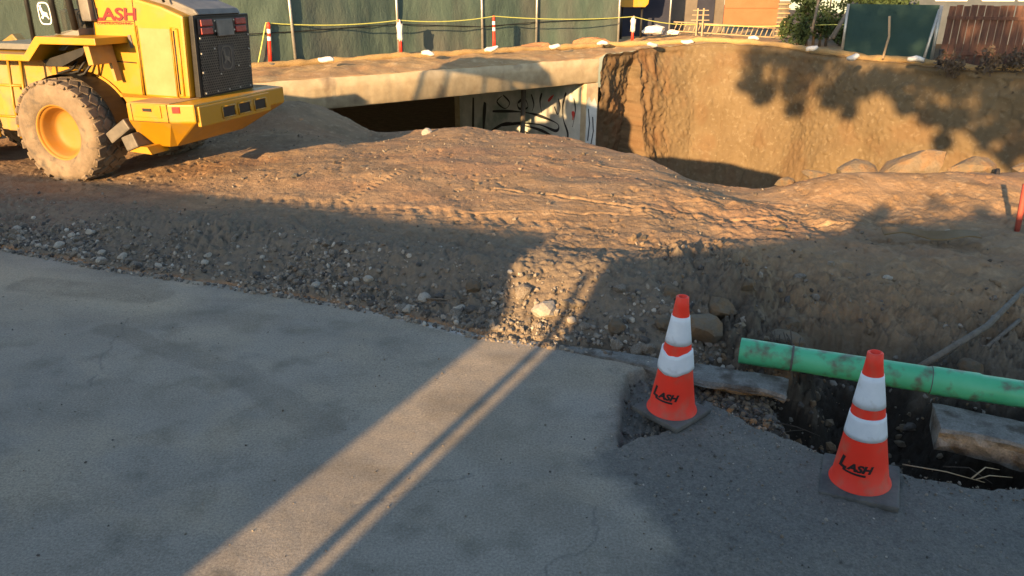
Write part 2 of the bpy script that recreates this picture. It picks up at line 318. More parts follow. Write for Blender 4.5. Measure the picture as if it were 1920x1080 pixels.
# ------------------------------------------------------------------ ground of soil
def fan(y0, y1, nr, nc, wide=3.0, dense=.78, fd=.82, off=1.2):
    ys = y0 * (y1 / y0) ** np.linspace(0, 1, nr)
    n1 = int(nc * fd); n2 = (nc - n1) // 2
    q = dense + (wide - dense) * np.linspace(0, 1, n2 + 1)[1:] ** 1.6
    u = np.concatenate([-q[::-1], np.linspace(-dense, dense, n1), q])
    Y = np.repeat(ys[:, None], len(u), 1); X = u[None] * (Y + off); return X, Y
X, Y = fan(3.0, 22, 620, 1150)
Z, T, RUB, HS, TK, SL = dirt_h(X, Y)
keep = (T > -.75) | (HS < .3)
Fq = grid_faces(*X.shape); kf = keep.ravel()[Fq].all(1) & (Z.ravel()[Fq].min(1) > -4.55)
used = np.unique(Fq[kf]); mp_ = np.zeros(X.size, int); mp_[used] = np.arange(len(used))
nz = fbm(X * .7, Y * .7, 50., 3)
grey = np.clip(.25 + .75 * (1 - sstep(T, .8, 2.6)) + .2 * nz, 0, 1) * (1 - .85 * sstep(X, 1.3, 2.6) * sstep(Y, 5, 6)) 
grey = np.clip(np.where(X > 1.5, grey + .35 * (1 - sstep(Y, 7.5, 9)), grey), 0, 1)
redm = np.clip(.3 * sstep(fbm(X * .5, Y * .9, 60., 3), -.1, .5) * sstep(T, 1.5, 3.5), 0, .8)
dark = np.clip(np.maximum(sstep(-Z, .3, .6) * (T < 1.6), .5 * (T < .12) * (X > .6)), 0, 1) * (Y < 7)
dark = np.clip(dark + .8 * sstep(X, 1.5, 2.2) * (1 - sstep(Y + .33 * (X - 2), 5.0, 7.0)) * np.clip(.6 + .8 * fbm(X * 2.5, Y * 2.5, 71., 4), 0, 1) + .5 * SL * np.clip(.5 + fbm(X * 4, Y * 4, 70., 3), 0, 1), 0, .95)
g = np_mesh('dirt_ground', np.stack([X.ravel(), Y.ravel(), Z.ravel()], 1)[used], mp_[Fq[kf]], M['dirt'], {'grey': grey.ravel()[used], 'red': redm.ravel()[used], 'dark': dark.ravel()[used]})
tag(g, kind='structure')
# ------------------------------------------------------------------ road sheet with broken edges
X, Y = fan(1.15, 17, 520, 900, wide=4.0)
rl = lambda x, y: (y - edge_y(x)) * .92
ROUGH = [(.70, 4.9), (.95, 5.0), (1.5, 4.6), (4.6, 3.6), (6, 1), (5, -3), (.9, -3), (.75, .8), (.62, 2.2), (.72, 3.2), (.40, 3.75), (.66, 3.95), (.70, 4.4)]
rs_ = poly_sdf(X, Y, ROUGH); wob = .03 * fbm(X * 4, Y * 4, 80., 4)
rough = 1 - sstep(rs_ + .14 * fbm(X * 1.6, Y * 1.6, 81., 6, .6), -.16, .08)
f1 = -rl(X, Y) - .02 + .035 * fbm(X * 3, Y * 3, 82., 4)             # >0 inside road
f2 = poly_sdf(X, Y, HOLE) + .022 * fbm(X * 6, Y * 6, 83., 4)
NOTCH = [(1.14, 5.2), (1.0, 4.92), (.83, 4.80), (.74, 4.42), (.68, 4.05), (.66, 3.92), (.80, 4.02), (.98, 4.1), (1.2, 4.3), (1.34, 4.52), (1.38, 5.2)]
f3 = poly_sdf(X, Y, NOTCH) + .02 * fbm(X * 8, Y * 8, 84., 4)
F = np.minimum(f1, f2)
Z = .004 * fbm(X * .6, Y * .6, 85., 3) + .0015 * fbm(X * 9, Y * 9, 86., 3)
Z = Z - (.015 + .012 * np.abs(fbm(X * 12, Y * 12, 87., 3))) * rough
Z = Z - (.085 + .03 * fbm(X * 14, Y * 14, 88., 3)) * sstep(-f3, -.012, .03) * (1 - sstep(Y * .8 + X * .55, 4.45, 4.6) * 0)
Z = Z - .02 * (1 - sstep(np.abs(f2), 0, .25)) * rough
dust = np.clip(.95 * (1 - sstep(-rl(X, Y), .0, .55)) * (.4 + .8 * fbm(X * 1.5, Y * 3, 90., 4)), 0, 1) * (X < 1)
d1, s1, dd1 = seg_d(X + .1 * fbm(X, Y, 92., 3), Y + .08 * fbm(X, Y, 93., 3), (-5.5, 7.0), (-3.2, 6.1)); dust = np.maximum(dust, 1.0 * np.exp(-(dd1 / .42) ** 2))
for (a, b, wd, am) in (((-2.7, 5.75), (-2.15, 4.75), .2, .4), ((-2.15, 4.75), (-1.9, 4.2), .13, .3), ((-2.2, 4.6), (-.9, 3.9), .1, .25)):
    dd = seg_d(X + .06 * fbm(X * 2, Y * 2, 94., 3), Y, a, b)[2]; dust = np.maximum(dust, am * np.exp(-(dd / wd) ** 2) * np.clip(.7 + fbm(X * 4, Y * 4, 95., 3), 0, 1.2))
dust = np.maximum(dust, .62 * np.clip(.45 + .9 * fbm(X * .8, Y * 1.2, 91., 4), 0, 1) * sstep(rl(X, Y), -2.6, -.7) * (X < .9))
dust = np.maximum(dust, .5 * np.clip(fbm(X * 1.2 + Y * .5, Y * 1.6, 89., 4) * 1.6, 0, 1))
dust = dust * (1 - .8 * rough)
damp = np.zeros_like(X)
for (a, b, wd, am) in (((-3.35, 5.6), (-2.2, 4.95), .13, .4), ((-4.6, 6.6), (-3.3, 6.3), .22, .5), ((-2.1, 4.9), (-1.2, 4.1), .16, .35), ((-.4, 4.4), (.3, 3.3), .25, .25)):
    dd = seg_d(X + .05 * fbm(X * 3, Y * 3, 96., 3), Y, a, b)[2]; damp = np.maximum(damp, am * (1 - sstep(dd, wd * .6, wd)) * np.clip(.8 + .5 * fbm(X * 3, Y * 3, 97., 3), 0, 1))
damp = np.maximum(damp, .55 * np.clip(fbm(X * .9, Y * 2, 98., 4), 0, 1) * sstep(Y - edge_y(X), -1.4, -.3))
line = .85 * (1 - sstep(np.abs(rl(X, Y) + .075 + .012 * fbm(X * 2, Y * 2, 99., 2)), .018, .035)) * sstep(X, -1.7, -.9) * (1 - sstep(X, .5, .9)) * np.clip(.55 + .8 * fbm(X * 5, Y * 5, 100., 3), 0, 1)
jt = np.zeros_like(X)
for (a, b) in (((-.9, 3.35), (-.2, 3.6)), ((-3.0, 4.6), (-3.3, 5.9)), ((-.1, 2.2), (.5, 3.3)), ((-2.4, 2.0), (-3.4, 2.6))):
    dd = seg_d(X + .09 * fbm(X * 2.5, Y * 2.5, 101., 4), Y + .09 * fbm(X * 2.5, Y * 2.5, 102., 4), a, b)[2]; jt = np.maximum(jt, .4 * (1 - sstep(dd, .003, .014)) * (fbm(X * 2, Y * 2, 103., 2) > -.25))
Z = Z - .006 * jt
# flatten attributes
V = np.stack([X.ravel(), Y.ravel(), Z.ravel()], 1); nr, nc = X.shape
Fq = grid_faces(nr, nc); Fr = F.ravel(); kf = Fr[Fq].mean(1) > 0; Fq = Fq[kf]
# snap border vertices to the broken outline
gy, gx = np.gradient(F); dxx = np.gradient(X, axis=1); dyy = np.gradient(Y, axis=0)
gx = gx / dxx; gy = gy / dyy; g2 = np.maximum(gx ** 2 + gy ** 2, .2)
ed = np.sort(np.concatenate([Fq[:, [0, 1]], Fq[:, [1, 2]], Fq[:, [2, 3]], Fq[:, [3, 0]]]), 1)
key = ed[:, 0].astype(np.int64) * (nr * nc) + ed[:, 1]; uq, cnt = np.unique(key, return_counts=True)
be = np.stack([uq[cnt == 1] // (nr * nc), uq[cnt == 1] % (nr * nc)], 1)
bv = np.unique(be); near = np.abs(Fr[bv]) < .06; sv = bv[near]
V[sv, 0] -= (Fr * (gx / g2).ravel())[sv]; V[sv, 1] -= (Fr * (gy / g2).ravel())[sv]
used = np.unique(Fq); mp_ = np.full(nr * nc, -1); mp_[used] = np.arange(len(used))
at = {'rough': rough, 'dust': dust, 'damp': damp, 'line': line, 'joint': jt}
road = np_mesh('road', V[used], mp_[Fq], M['asphalt'], {k: v.ravel()[used] for k, v in at.items()})
road.data.materials.append(M['asphedge'])
sv_set = set(sv.tolist()); bes = [(a, b) for a, b in be.tolist() if a in sv_set and b in sv_set]
bm = bmesh.new(); bm.from_mesh(road.data); bm.verts.ensure_lookup_table()
low = {}
def lowv(i):
    if i not in low:
        x, y, z = V[i]; lx = (gx / g2 ** .5).ravel()[i]; ly = (gy / g2 ** .5).ravel()[i]; q = rnd.uniform(-.01, .045)
        low[i] = bm.verts.new((x + lx * q, y + ly * q, z - .11))
    return low[i]
for a, b in bes:
    try: f = bm.faces.new((bm.verts[mp_[a]], bm.verts[mp_[b]], lowv(b), lowv(a))); f.material_index = 1
    except Exception: pass
yb = 1.15; zz = -.002
q = [bm.verts.new(p) for p in ((-400, -400, zz), (400, -400, zz), (400, yb + .01, zz), (-400, yb + .01, zz))]; bm.faces.new(q)
bm.to_mesh(road.data); bm.free(); tag(road, kind='structure')

# ------------------------------------------------------------------ pit floor, far ground, cut bank
def strip_mesh(name, rows, m, attrs=None):
    A = np.array(rows); nr, nc = A.shape[:2]
    return np_mesh(name, A.reshape(-1, 3), grid_faces(nr, nc), m, attrs)
pf = MB().add([(-60, 8, -4.5), (60, 8, -4.5), (60, 60, -4.5), (-60, 60, -4.5)], [(0, 1, 2, 3)]).build('pit_floor', M['dirt']); tag(pf, kind='structure')
BEAM0, BEAM1 = Vector((-13.5, 13.35, 0)), Vector((2.95, 26.35, 0))
BTOP = [(3.12, 26.35), (3.7, 26.95), (4.5, 27.8), (5.5, 28.5), (6.7, 28.8), (8, 28.6), (9.2, 27.6), (9.9, 26.2), (10.6, 24.4), (11.7, 22.5), (13.3, 20.2), (16, 16.5), (20, 12), (30, 4)]
def resample(p, step):
    p = np.array(p, float); d = np.r_[0, np.cumsum(np.hypot(*np.diff(p, axis=0).T))]; s = np.arange(0, d[-1], step)
    return np.stack([np.interp(s, d, p[:, 0]), np.interp(s, d, p[:, 1])], 1), s
def topz(x, y): return .56 + .2 * gau(x, y, 8, 29, 2.2, 3) + .05 * fbm(x * .9, y * .9, 110., 3) - .07 * sstep(-x, 2, 9)
P, sP = resample(BTOP, .05)
for _ in range(12): P[1:-1] = (P[:-2] + P[1:-1] + P[2:]) / 3
tg = np.gradient(P, axis=0); tg /= np.linalg.norm(tg, axis=1)[:, None]; nrm = np.stack([tg[:, 1], -tg[:, 0]], 1)   # toward the camera side
nrm = np.where((nrm @ np.array([-.7, -.7]))[:, None] > 0, nrm, -nrm)
vv = np.r_[np.linspace(0, .12, 6)[:-1], np.linspace(.12, 5.7, 110)]
Sg, Vg = np.meshgrid(sP, vv); bx = P[:, 0][None] + 0 * Vg; by = P[:, 1][None] + 0 * Vg
zt = topz(bx, by)
lean = .12 * sstep(Vg, 0, .15) + .1 * Vg + 3.2 * np.maximum(Vg - 2.6, 0) ** 1.5 * .04 - .12 * np.exp(-((Vg - .25) / .25) ** 2)
roughp = 1 - sstep(Sg + .3 * fbm(Sg * .8, Vg * .8, 111., 2), 2.6, 4.0)
disp = .20 * fbm(Sg * .4, Vg * .4, 112., 2) + .018 * fbm(Sg * 4, Vg * 3, 113., 5, .6)
disp = disp + roughp * (.14 * fbm(Sg * 1.3, Vg * .8, 114., 3) + .05 * fbm(Sg * 4, Vg * 2.6, 115., 4, .6)) + .05 * sstep(fbm(Sg * 7, Vg * 7, 119., 2), .3, .55) + .02 * fbm(Sg * 14, Vg * 12, 109., 3)
off = lean + disp * sstep(Vg, .0, .3)
bX = bx + nrm[:, 0][None] * off; bY = by + nrm[:, 1][None] * off; bZ = zt - Vg + .02 * fbm(Sg * 3, Vg * 3, 116., 2)
at = {'red': np.clip(roughp * (.35 + .5 * fbm(Sg * 2.5, Vg * .8, 117., 3)) + .3 * sstep(fbm(Sg * .7, Vg * .7, 118., 3), .1, .5), 0, 1), 'dark': 0 * Sg}
b = strip_mesh('earth_bank', np.stack([bX, bY, bZ], 2), M['bank'], at); tag(b, kind='structure')
# far ground: from the bridge edge and the bank top back to the horizon
pb, _ = resample([(BEAM0.x - 40, BEAM0.y + 2), (BEAM0.x, BEAM0.y), (BEAM1.x, BEAM1.y)], .15)
full = np.vstack([pb, P[2:]]); nb = len(pb)
back = np.r_[0, .05, .12, np.linspace(.2, 6, 40), np.linspace(6.5, 30, 30), 60, 120, 400]
dirn = np.zeros_like(full); dirn[:] = (0, 1)
rows = []
for v_ in back:
    x = full[:, 0] + .0 * v_; y = full[:, 1] + v_
    z = topz(x, full[:, 1]) + .05 * fbm(x * 1.5, y * 1.5, 120., 3) * min(v_, 1)
    isb = np.arange(len(full)) < nb
    z = np.where(isb, .44 + (z - .44) * min(v_ / 1.4, 1) + .04 * fbm(x * 2, y * 2, 121., 3) * (v_ > 0), z)
    if v_ > 8: z = z * 0 + .58
    if v_ == 0: z = np.where(isb, z - .05, z)
    rows.append(np.stack([x, y, z], 1))
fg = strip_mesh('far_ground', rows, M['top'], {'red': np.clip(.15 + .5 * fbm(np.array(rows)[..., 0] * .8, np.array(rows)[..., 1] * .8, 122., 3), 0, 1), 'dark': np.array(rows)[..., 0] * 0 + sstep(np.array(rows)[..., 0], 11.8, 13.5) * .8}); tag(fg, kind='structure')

# ------------------------------------------------------------------ old concrete bridge
bd = (BEAM1 - BEAM0).normalized(); bn = Vector((bd.y, -bd.x, 0)); bp_ = -bn       # bn towards camera
br = empty('concrete_bridge', (0, 0, 0), 0, 'old buff concrete bridge slab crossing the creek pit, with graffiti on its end wall', 'bridge')
bl = (BEAM1 - BEAM0).length
def beam_grid():
    prof = [(0.0, .44), (.0, .42), (.035, .40), (.035, .16), (.02, .13), (.02, -.32), (-.05, -.36), (-1.0, -.36), (-9, -.36)]   # (towards the camera, z)
    s_ = np.arange(0, bl + .01, .06); rows = []
    for (o_, z_) in prof:
        n_ = (.012 * fbm(s_ * 2, z_ * 5, 130., 4) + .01 * np.minimum(fbm(s_ * 6, z_ * 7, 131., 3), 0))
        zz_ = z_ + (.02 * fbm(s_ * 1.5, z_, 132., 4) if z_ > .39 or -.35 < z_ < -.3 else 0)
        rows.append(np.stack([BEAM0.x + bd.x * s_ + bn.x * (o_ + n_), BEAM0.y + bd.y * s_ + bn.y * (o_ + n_), zz_ + 0 * s_], 1))
    return rows
o = strip_mesh('girder', beam_grid(), M['concrete']); o.parent = br
A0 = BEAM1 - bd * .0; A1 = BEAM1 - bd * .55
ab = MB(); wl = 8.
for (p0, th, d_, z0, z1) in (((A1 + A0) / 2 - bn * (wl / 2 + .0), .55, wl, -4.6, -.372), ):
    ab.box((p0.x, p0.y, (z0 + z1) / 2), (th, d_, z1 - z0), (0, 0, math.atan2(bd.y, bd.x)))
c_ = (A1 + A0) / 2 - bn * .12; ab.box((c_.x, c_.y, -2.42), (.56, .27, 4.1), (0, 0, math.atan2(bd.y, bd.x)))
abo = ab.build('abutment', M['concrete'], br, bevel=.02)
# painted marks on the abutment face (plane facing -bd)
def abp(u, z, off=.006): q = A1 - bd * off - bn * u; return (q.x, q.y, z)       # u: metres back under the bridge
pn = MB(); pts = [(.08, -.5), (.7, -.42), (1.6, -.6), (2.8, -.5), (4.2, -.7), (6.2, -.9), (7.6, -1.3), (7.6, -4.2), (.05, -4.2), (.1, -2.2)]
pn.add([abp(u, z, .004) for u, z in pts], [tuple(range(len(pts)))]); pn.build('white_paint', M['paint_white'], abo)
gs = MB()
def stroke(pts, wd):
    p = [Vector((u, z)) for u, z in pts]; q = []
    for i in range(len(p) - 1):
        p0, p1, p2, p3 = p[max(i - 1, 0)], p[i], p[i + 1], p[min(i + 2, len(p) - 1)]
        for k in range(8):
            t = k / 8; q.append(.5 * ((2 * p1) + (p2 - p0) * t + (2 * p0 - 5 * p1 + 4 * p2 - p3) * t * t + (3 * p1 - p0 - 3 * p2 + p3) * t ** 3))
    q.append(p[-1]); vs = []; fs = []
    for i, c in enumerate(q):
        d = (q[min(i + 1, len(q) - 1)] - q[max(i - 1, 0)]); d = d.normalized() if d.length else Vector((1, 0)); n_ = Vector((-d.y, d.x)) * wd * (.75 + .4 * math.sin(i * .35)) / 2
        vs += [abp(*(c + n_), .008), abp(*(c - n_), .008)]
        if i: fs.append((2 * i - 2, 2 * i - 1, 2 * i + 1, 2 * i))
    gs.add(vs, fs)
stroke([(5.3, -1.9), (4.0, -1.75), (3.0, -1.7), (2.2, -1.75), (1.4, -1.9), (1.5, -2.15), (2.4, -2.05), (3.6, -2.15), (4.8, -2.4)], .1)
stroke([(5.4, -2.7), (4.4, -2.25), (3.2, -2.2), (2.0, -2.3), (1.1, -2.7), (.8, -3.4)], .1)
stroke([(1.0, -.75), (1.15, -1.2), (1.1, -1.7), (.85, -2.2), (1.0, -2.7)], .09)
stroke([(2.3, -.9), (2.4, -1.2), (2.3, -1.6)], .09); stroke([(3.7, -1.4), (3.3, -1.2), (3.1, -1.5), (3.6, -1.6), (3.75, -1.4)], .09)
stroke([(.5, -2.5), (.4, -3.1), (.3, -3.8)], .08); stroke([(5.8, -1.6), (5.9, -2.4), (6.0, -3.4)], .2); stroke([(3.6, -2.8), (2.4, -2.7), (1.3, -2.9)], .08); stroke([(6.6, -1.5), (6.7, -3.5)], .14)
stroke([(4.6, -1.2), (4.2, -1.45), (4.5, -1.7), (5.0, -1.5), (4.7, -1.25)], .07); stroke([(1.55, -2.5), (1.9, -2.42), (2.6, -2.5), (3.3, -2.42)], .06); stroke([(.6, -.9), (.5, -1.3), (.62, -1.9)], .06); stroke([(1.4, -1.0), (1.3, -1.3), (1.42, -1.55), (1.6, -1.3)], .06); stroke([(2.9, -1.0), (2.75, -1.35), (2.85, -1.6)], .07)
gs.build('black_strokes', M['paint_black'], abo)
def fp(u, z, off): q = BEAM1 - bd * u + bn * off; return (q.x, q.y, z)
MB().add([fp(u, z, .024) for u, z in ((.53, -.95), (.42, -.8), (.3, -1.0), (.16, -.85), (.04, -1.1), (.03, -3.6), (.53, -3.6))], [tuple(range(7))]).build('white_paint', M['paint_white'], abo)
gs = MB()
for pl_ in ([(.42, -1.2), (.34, -1.7), (.4, -2.3)], [(.2, -1.5), (.14, -2.0), (.24, -2.5)]):
    for i in range(2):
        a_, b_ = pl_[i], pl_[i + 1]; gs.add([fp(a_[0], a_[1], .028), fp(a_[0] + .05, a_[1], .028), fp(b_[0] + .05, b_[1], .028), fp(b_[0], b_[1], .028)], [(0, 1, 2, 3)])
gs.build('black_drips', M['paint_black'], abo)
for L_, wd in (([(1.95, -1.15), (1.75, -.98), (1.65, -.9)], .1), ([(.62, -1.35), (.6, -1.5), (.62, -1.65)], .14)):
    gs = MB(); stroke(L_, wd); gs.build('red_mark', M['paint_red'], abo)
post = MB().tube([(.35, 27.2, -3.6), (.42, 27.6, -.75)], .09, 8).build('timber_post', M['wood']); tag(post, 'grey upright timber post in the pit before the graffiti wall', 'post')

# ------------------------------------------------------------------ gutter slabs
def slab(name, x0, x1, wd, th, label, drop=0.0, seed=0):
    n_ = max(4, int((x1 - x0) / .05)); top = []; 
    xs = np.linspace(x0, x1, n_); ys = edge_y(xs) + .0
    f_ = fbm(xs * 5, xs * 0 + seed, 140., 3); g_ = fbm(xs * 5, xs * 0 + seed + 9, 141., 3)
    vs = []; fs = []
    for i in range(n_):
        jit = .02 * g_[i]; e0 = .02 * g_[(i * 3) % n_] if i in (0, n_ - 1) else 0
        nx, ny = .37, .93; z = .012 - drop * (i / n_)
        w_ = wd if callable(wd) is False else wd(xs[i])
        for (o_, zo) in ((-.015 + jit, -th), (0 + jit, z - .015), (.015 + jit, z), (w_ * .5, z + .004), (w_ - .015 + .02 * f_[i], z), (w_ + .02 * f_[i], z - .02), (w_ - .01 + .04 * g_[(i * 2) % n_], z - th * .4), (w_ + .05 * f_[(i * 3) % n_], z - th * .7), (w_ - .03 + .05 * f_[i], -th * (1 + .25 * g_[i]))):
            vs.append((xs[i] - nx * o_ + e0, ys[i] - ny * o_, zo))
    for i in range(n_ - 1):
        for k in range(8): fs.append((i * 9 + k, i * 9 + k + 1, (i + 1) * 9 + k + 1, (i + 1) * 9 + k))
    fs += [tuple(range(9)), tuple(reversed(range((n_ - 1) * 9, n_ * 9)))]
    va = np.array(vs); nn = fbm(va[:, 0] * 6 + seed, va[:, 1] * 6, va[:, 2] * 8, 3); va[:, 1] += .012 * nn; va[:, 2] += .008 * fbm(va[:, 0] * 4, va[:, 1] * 4, seed, 3); va[:, 0] += .03 * fbm(va[:, 1] * 12, va[:, 2] * 7, seed + 3, 2)
    o = MB().add(va.tolist(), fs).build(name, M['gutter']); return tag(o, label, 'concrete slab')
slab('gutter_slab', .32, 1.24, lambda x: .10 + .1 * (x - .3), .12, 'narrow pale concrete gutter strip along the road edge left of the far cone', seed=1)
slab('gutter_slab', 1.36, 2.0, .27, .055, 'short broken concrete gutter piece carrying the end of the green pipe', .0, 5)
slab('gutter_slab', 2.86, 5.5, .33, .17, 'thick undermined concrete gutter slab under the right end of the green pipe', .0, 9)

# ------------------------------------------------------------------ stones
def stone_data(seed, sub=1, flat=.75, sharp=.35):
    bm = bmesh.new(); bmesh.ops.create_icosphere(bm, subdivisions=sub, radius=1)
    r_ = np.random.RandomState(seed); co = np.array([v.co[:] for v in bm.verts]); fs = [[v.index for v in f.verts] for f in bm.faces]; bm.free()
    for k in range(7):                       # plane cuts give facets
        n_ = r_.normal(size=3); n_ /= np.linalg.norm(n_); d = r_.uniform(.5, .85); q = co @ n_; co -= np.outer(np.maximum(q - d, 0), n_)
    co *= 1 + sharp * .3 * fbm(co[:, 0] * 2 + seed, co[:, 1] * 2, co[:, 2] * 2, 3)[:, None]
    co *= (1, r_.uniform(.65, .95), r_.uniform(.5, .8) * flat / .75)
    return co, np.array(fs)
SD1 = [stone_data(i, 1) for i in range(14)]
SD2 = [stone_data(50 + i, 2) for i in range(10)]
def height_at(x, y):
    x = np.atleast_1d(np.asarray(x, float)); y = np.atleast_1d(np.asarray(y, float))
    z = dirt_h(x, y)[0]; inroad = (rl(x, y) < -.02) & (poly_sdf(x, y, HOLE) > .01)
    nt_ = inroad & (poly_sdf(x, y, NOTCH) < 0); rg = poly_sdf(x, y, ROUGH) < 0
    return np.where(inroad, np.where(nt_, -.085, np.where(rg, -.02, 0)), z)
def rotmats(n, r_):
    q = r_.normal(size=(n, 4)); q /= np.linalg.norm(q, axis=1)[:, None]; a, b, c, d = q.T
    return np.stack([np.stack([a*a+b*b-c*c-d*d, 2*(b*c-a*d), 2*(b*d+a*c)], 1), np.stack([2*(b*c+a*d), a*a-b*b+c*c-d*d, 2*(c*d-a*b)], 1), np.stack([2*(b*d-a*c), 2*(c*d+a*b), a*a-b*b-c*c+d*d], 1)], 1)
def scatter(name, x, y, sz, m, label, cat, seed=1, sink=.3, mats=None):
    r_ = np.random.RandomState(seed); z = height_at(x, y); RM = rotmats(len(x), r_); VS = []; FS = []; base = 0; MI = []
    for i in range(len(x)):
        co, fs = SD1[r_.randint(14)]; v = (co * sz[i]) @ RM[i].T + (x[i], y[i], z[i] + sz[i] * (.5 - sink)); VS.append(v); FS.append(fs + base); base += len(co); MI.append(np.full(len(fs), r_.choice(len(mats), p=[q[1] for q in mats])))
    o = np_mesh(name, np.vstack(VS), np.vstack(FS), mats[0][0], smooth=False)
    for q in mats[1:]: o.data.materials.append(q[0])
    o.data.polygons.foreach_set('material_index', np.concatenate(MI).astype(np.int32)); return tag(o, label, cat, kind='stuff')
MIX = [(M['stone'], .69), (M['stone_dark'], .24), (M['stone_pale'], .07)]
r_ = np.random.RandomState(11)
n = 15000; x = r_.uniform(-8.5, 1.6, n); t = np.abs(r_.normal(0, .55, n)) - .10; dn = fbm(x * 1.2, t * 1.2, 150., 3); k = (dn + .9 - t * .5 > r_.uniform(0, 1.2, n)) & (t < 2.2)
x, t = x[k], t[k]; y = edge_y(x) + t / .92; sz = .008 * np.exp(r_.normal(0, .65, len(x))) * (1 + .7 * (t < .8)); sz = np.clip(sz, .004, .035)
scatter('rubble', x, y, sz, None, 'loose grey rubble and small broken stones banked along the road edge', 'rubble', 2, mats=MIX)
n = 4200; x = r_.uniform(-7, 5, n); y = r_.uniform(6.0, 13.8, n); k = (y > edge_y(x) + 1.2) & (y < interp(x, CREST) - .1) & (fbm(x * .9, y * .9, 151., 3) > r_.uniform(-.5, .8, n)); x, y = x[k], y[k]
scatter('soil_clods', x, y, np.clip(.010 * np.exp(r_.normal(0, .6, len(x))), .005, .04), None, 'small clods and pebbles strewn over the driven brown soil', 'clods', 3, mats=[(M['stone'], .4), (M['bark'], .3), (M['root'], .3)])
n = 24000; x = r_.uniform(.3, 5, n); y = r_.uniform(1.2, 4.6, n); hd = poly_sdf(x, y, HOLE); rr_ = poly_sdf(x, y, ROUGH)
pr = .20 + .75 * np.exp(-np.abs(hd) / .16) + .35 * np.clip(fbm(x * 2, y * 2, 152., 3), 0, 1); k = (rr_ < .05) & (r_.uniform(0, 1, n) < pr) & (hd > -.06); x, y = x[k], y[k]
scatter('gravel', x, y, np.clip(.0046 * np.exp(r_.normal(0, .55, len(x))), .002, .018), None, 'fine grey gravel scattered on the rough asphalt around the two cones', 'gravel', 4, mats=MIX)
n = 2600; x = r_.uniform(1.3, 2.0, n); y = r_.uniform(3.8, 5.0, n); hd = poly_sdf(x, y, HOLE); k = hd < .01; x, y = x[k], y[k]
scatter('hole_rubble', x, y, np.clip(.012 * np.exp(r_.normal(0, .6, len(x))), .004, .045), None, 'dark crumbled soil and asphalt lumps in the shallow left end of the hole', 'rubble', 15, mats=[(M['stone_dark'], .5), (M['boulder'], .4), (M['stone'], .1)])
n = 900; x = r_.uniform(.66, 1.5, n); y = r_.uniform(3.9, 5.1, n); k = (poly_sdf(x, y, NOTCH) < .0); x, y = x[k], y[k]
scatter('asphalt_crumbs', x, y, np.clip(.009 * np.exp(r_.normal(0, .5, len(x))), .004, .03), None, 'dark crumbled asphalt in the broken pocket behind the far cone', 'crumbs', 5, mats=[(M['stone_dark'], .7), (M['stone'], .3)])
n = 900; x = r_.uniform(-5, 1, n); y = r_.uniform(1.7, 6.3, n); k = (rl(x, y) < -.12); x, y = x[k], y[k]
scatter('road_grit', x, y, np.clip(.0045 * np.exp(r_.normal(0, .5, len(x))), .002, .012), None, 'sparse grit and tiny stones lying on the smooth grey road', 'grit', 6, mats=MIX)
n = 5200; x = r_.uniform(1.2, 5.6, n); t = r_.uniform(-.1, 1, n) ** 2 * 2.6; y = edge_y(x) + t; k = fbm(x * 1.5, y * 1.5, 153., 3) > r_.uniform(-.4, .7, n); x, y = x[k], y[k]
scatter('slope_stones', x, y, np.clip(.012 * np.exp(r_.normal(0, .75, len(x))), .005, .06), None, 'brown stones and lumps on the soil slope behind the green pipe', 'stones', 7, mats=[(M['boulder'], .6), (M['stone'], .25), (M['stone_dark'], .15)])
n = 2200; x = r_.uniform(1.3, 3.6, n); y = edge_y(x) - r_.uniform(-.05, .42, n); hd = poly_sdf(x, y, HOLE); k = (x < 2.1) | (x > 2.88); x, y = x[k], y[k]
o = scatter('soil_crumbs', x, y, np.clip(.008 * np.exp(r_.normal(0, .6, len(x))), .003, .03), None, 'brown soil crumbs lying on and around the broken gutter slabs', 'crumbs', 8, sink=.1, mats=[(M['boulder'], .7), (M['stone_dark'], .3)])
# single rocks
def rock(x, y, s, label, m='stone', group=None, cat='rock', seed=None, name='rock', sq=(1, 1, 1), rz=None, sink=.35, me=None):
    z = float(height_at(x, y)[0])
    if me is None:
        co, fs = SD2[(seed if seed is not None else rnd.randrange(10)) % 10]
        o = np_mesh(name, co, fs, M[m], smooth=False)
    else: o = bpy.data.objects.new(name, me); COL.objects.link(o)
    o.location = (x, y, z + s * sq[2] * (.6 - sink)); o.scale = (s * sq[0], s * sq[1], s * sq[2]); o.rotation_euler = (rnd.uniform(-.3, .3), rnd.uniform(-.3, .3), rnd.uniform(0, 6.28) if rz is None else rz)
    return tag(o, label, cat, group)
protos = [np_mesh('rock_form', *SD2[i], [M['stone'], M['stone'], M['stone_pale'], M['stone_dark']][i % 4], smooth=False) for i in range(8)]
pm = [p.data for p in protos]
for p in protos: bpy.data.objects.remove(p)
r2 = random.Random(5); cnt_ = 0
for i in range(150):
    x = r2.uniform(-6.8, 1.3); t = abs(r2.gauss(.12, .28)) if i % 3 else r2.uniform(0, .9); s = r2.uniform(.03, .065) * (1.25 if r2.random() < .15 else 1)
    if (x - .23) ** 2 < .06 and t < .6: continue
    k = r2.randrange(8); kn = ['grey', 'grey', 'pale', 'dark grey'][k % 4]
    rock(x, float(edge_y(x)) + t, s, '%s fist-sized stone among the rubble along the road edge' % kn, me=pm[k], group='%s stones in the road edge rubble' % kn, name='rock')
rock(.27, 5.72, .15, 'large pale wedge-shaped rock lying in the strip of sunlight at the road edge', 'stone_pale', seed=3, sq=(1.1, .8, .8), rz=.4)
rock(.10, 5.95, .10, 'brown rock just behind the pale sunlit wedge rock', 'stone', seed=4)
rock(.48, 5.80, .08, 'small rusty rock right of the pale sunlit wedge rock', 'stone', seed=5)
rock(-.35, 6.1, .09, 'tan rock left of the sunlit pale rock', 'boulder', seed=6)
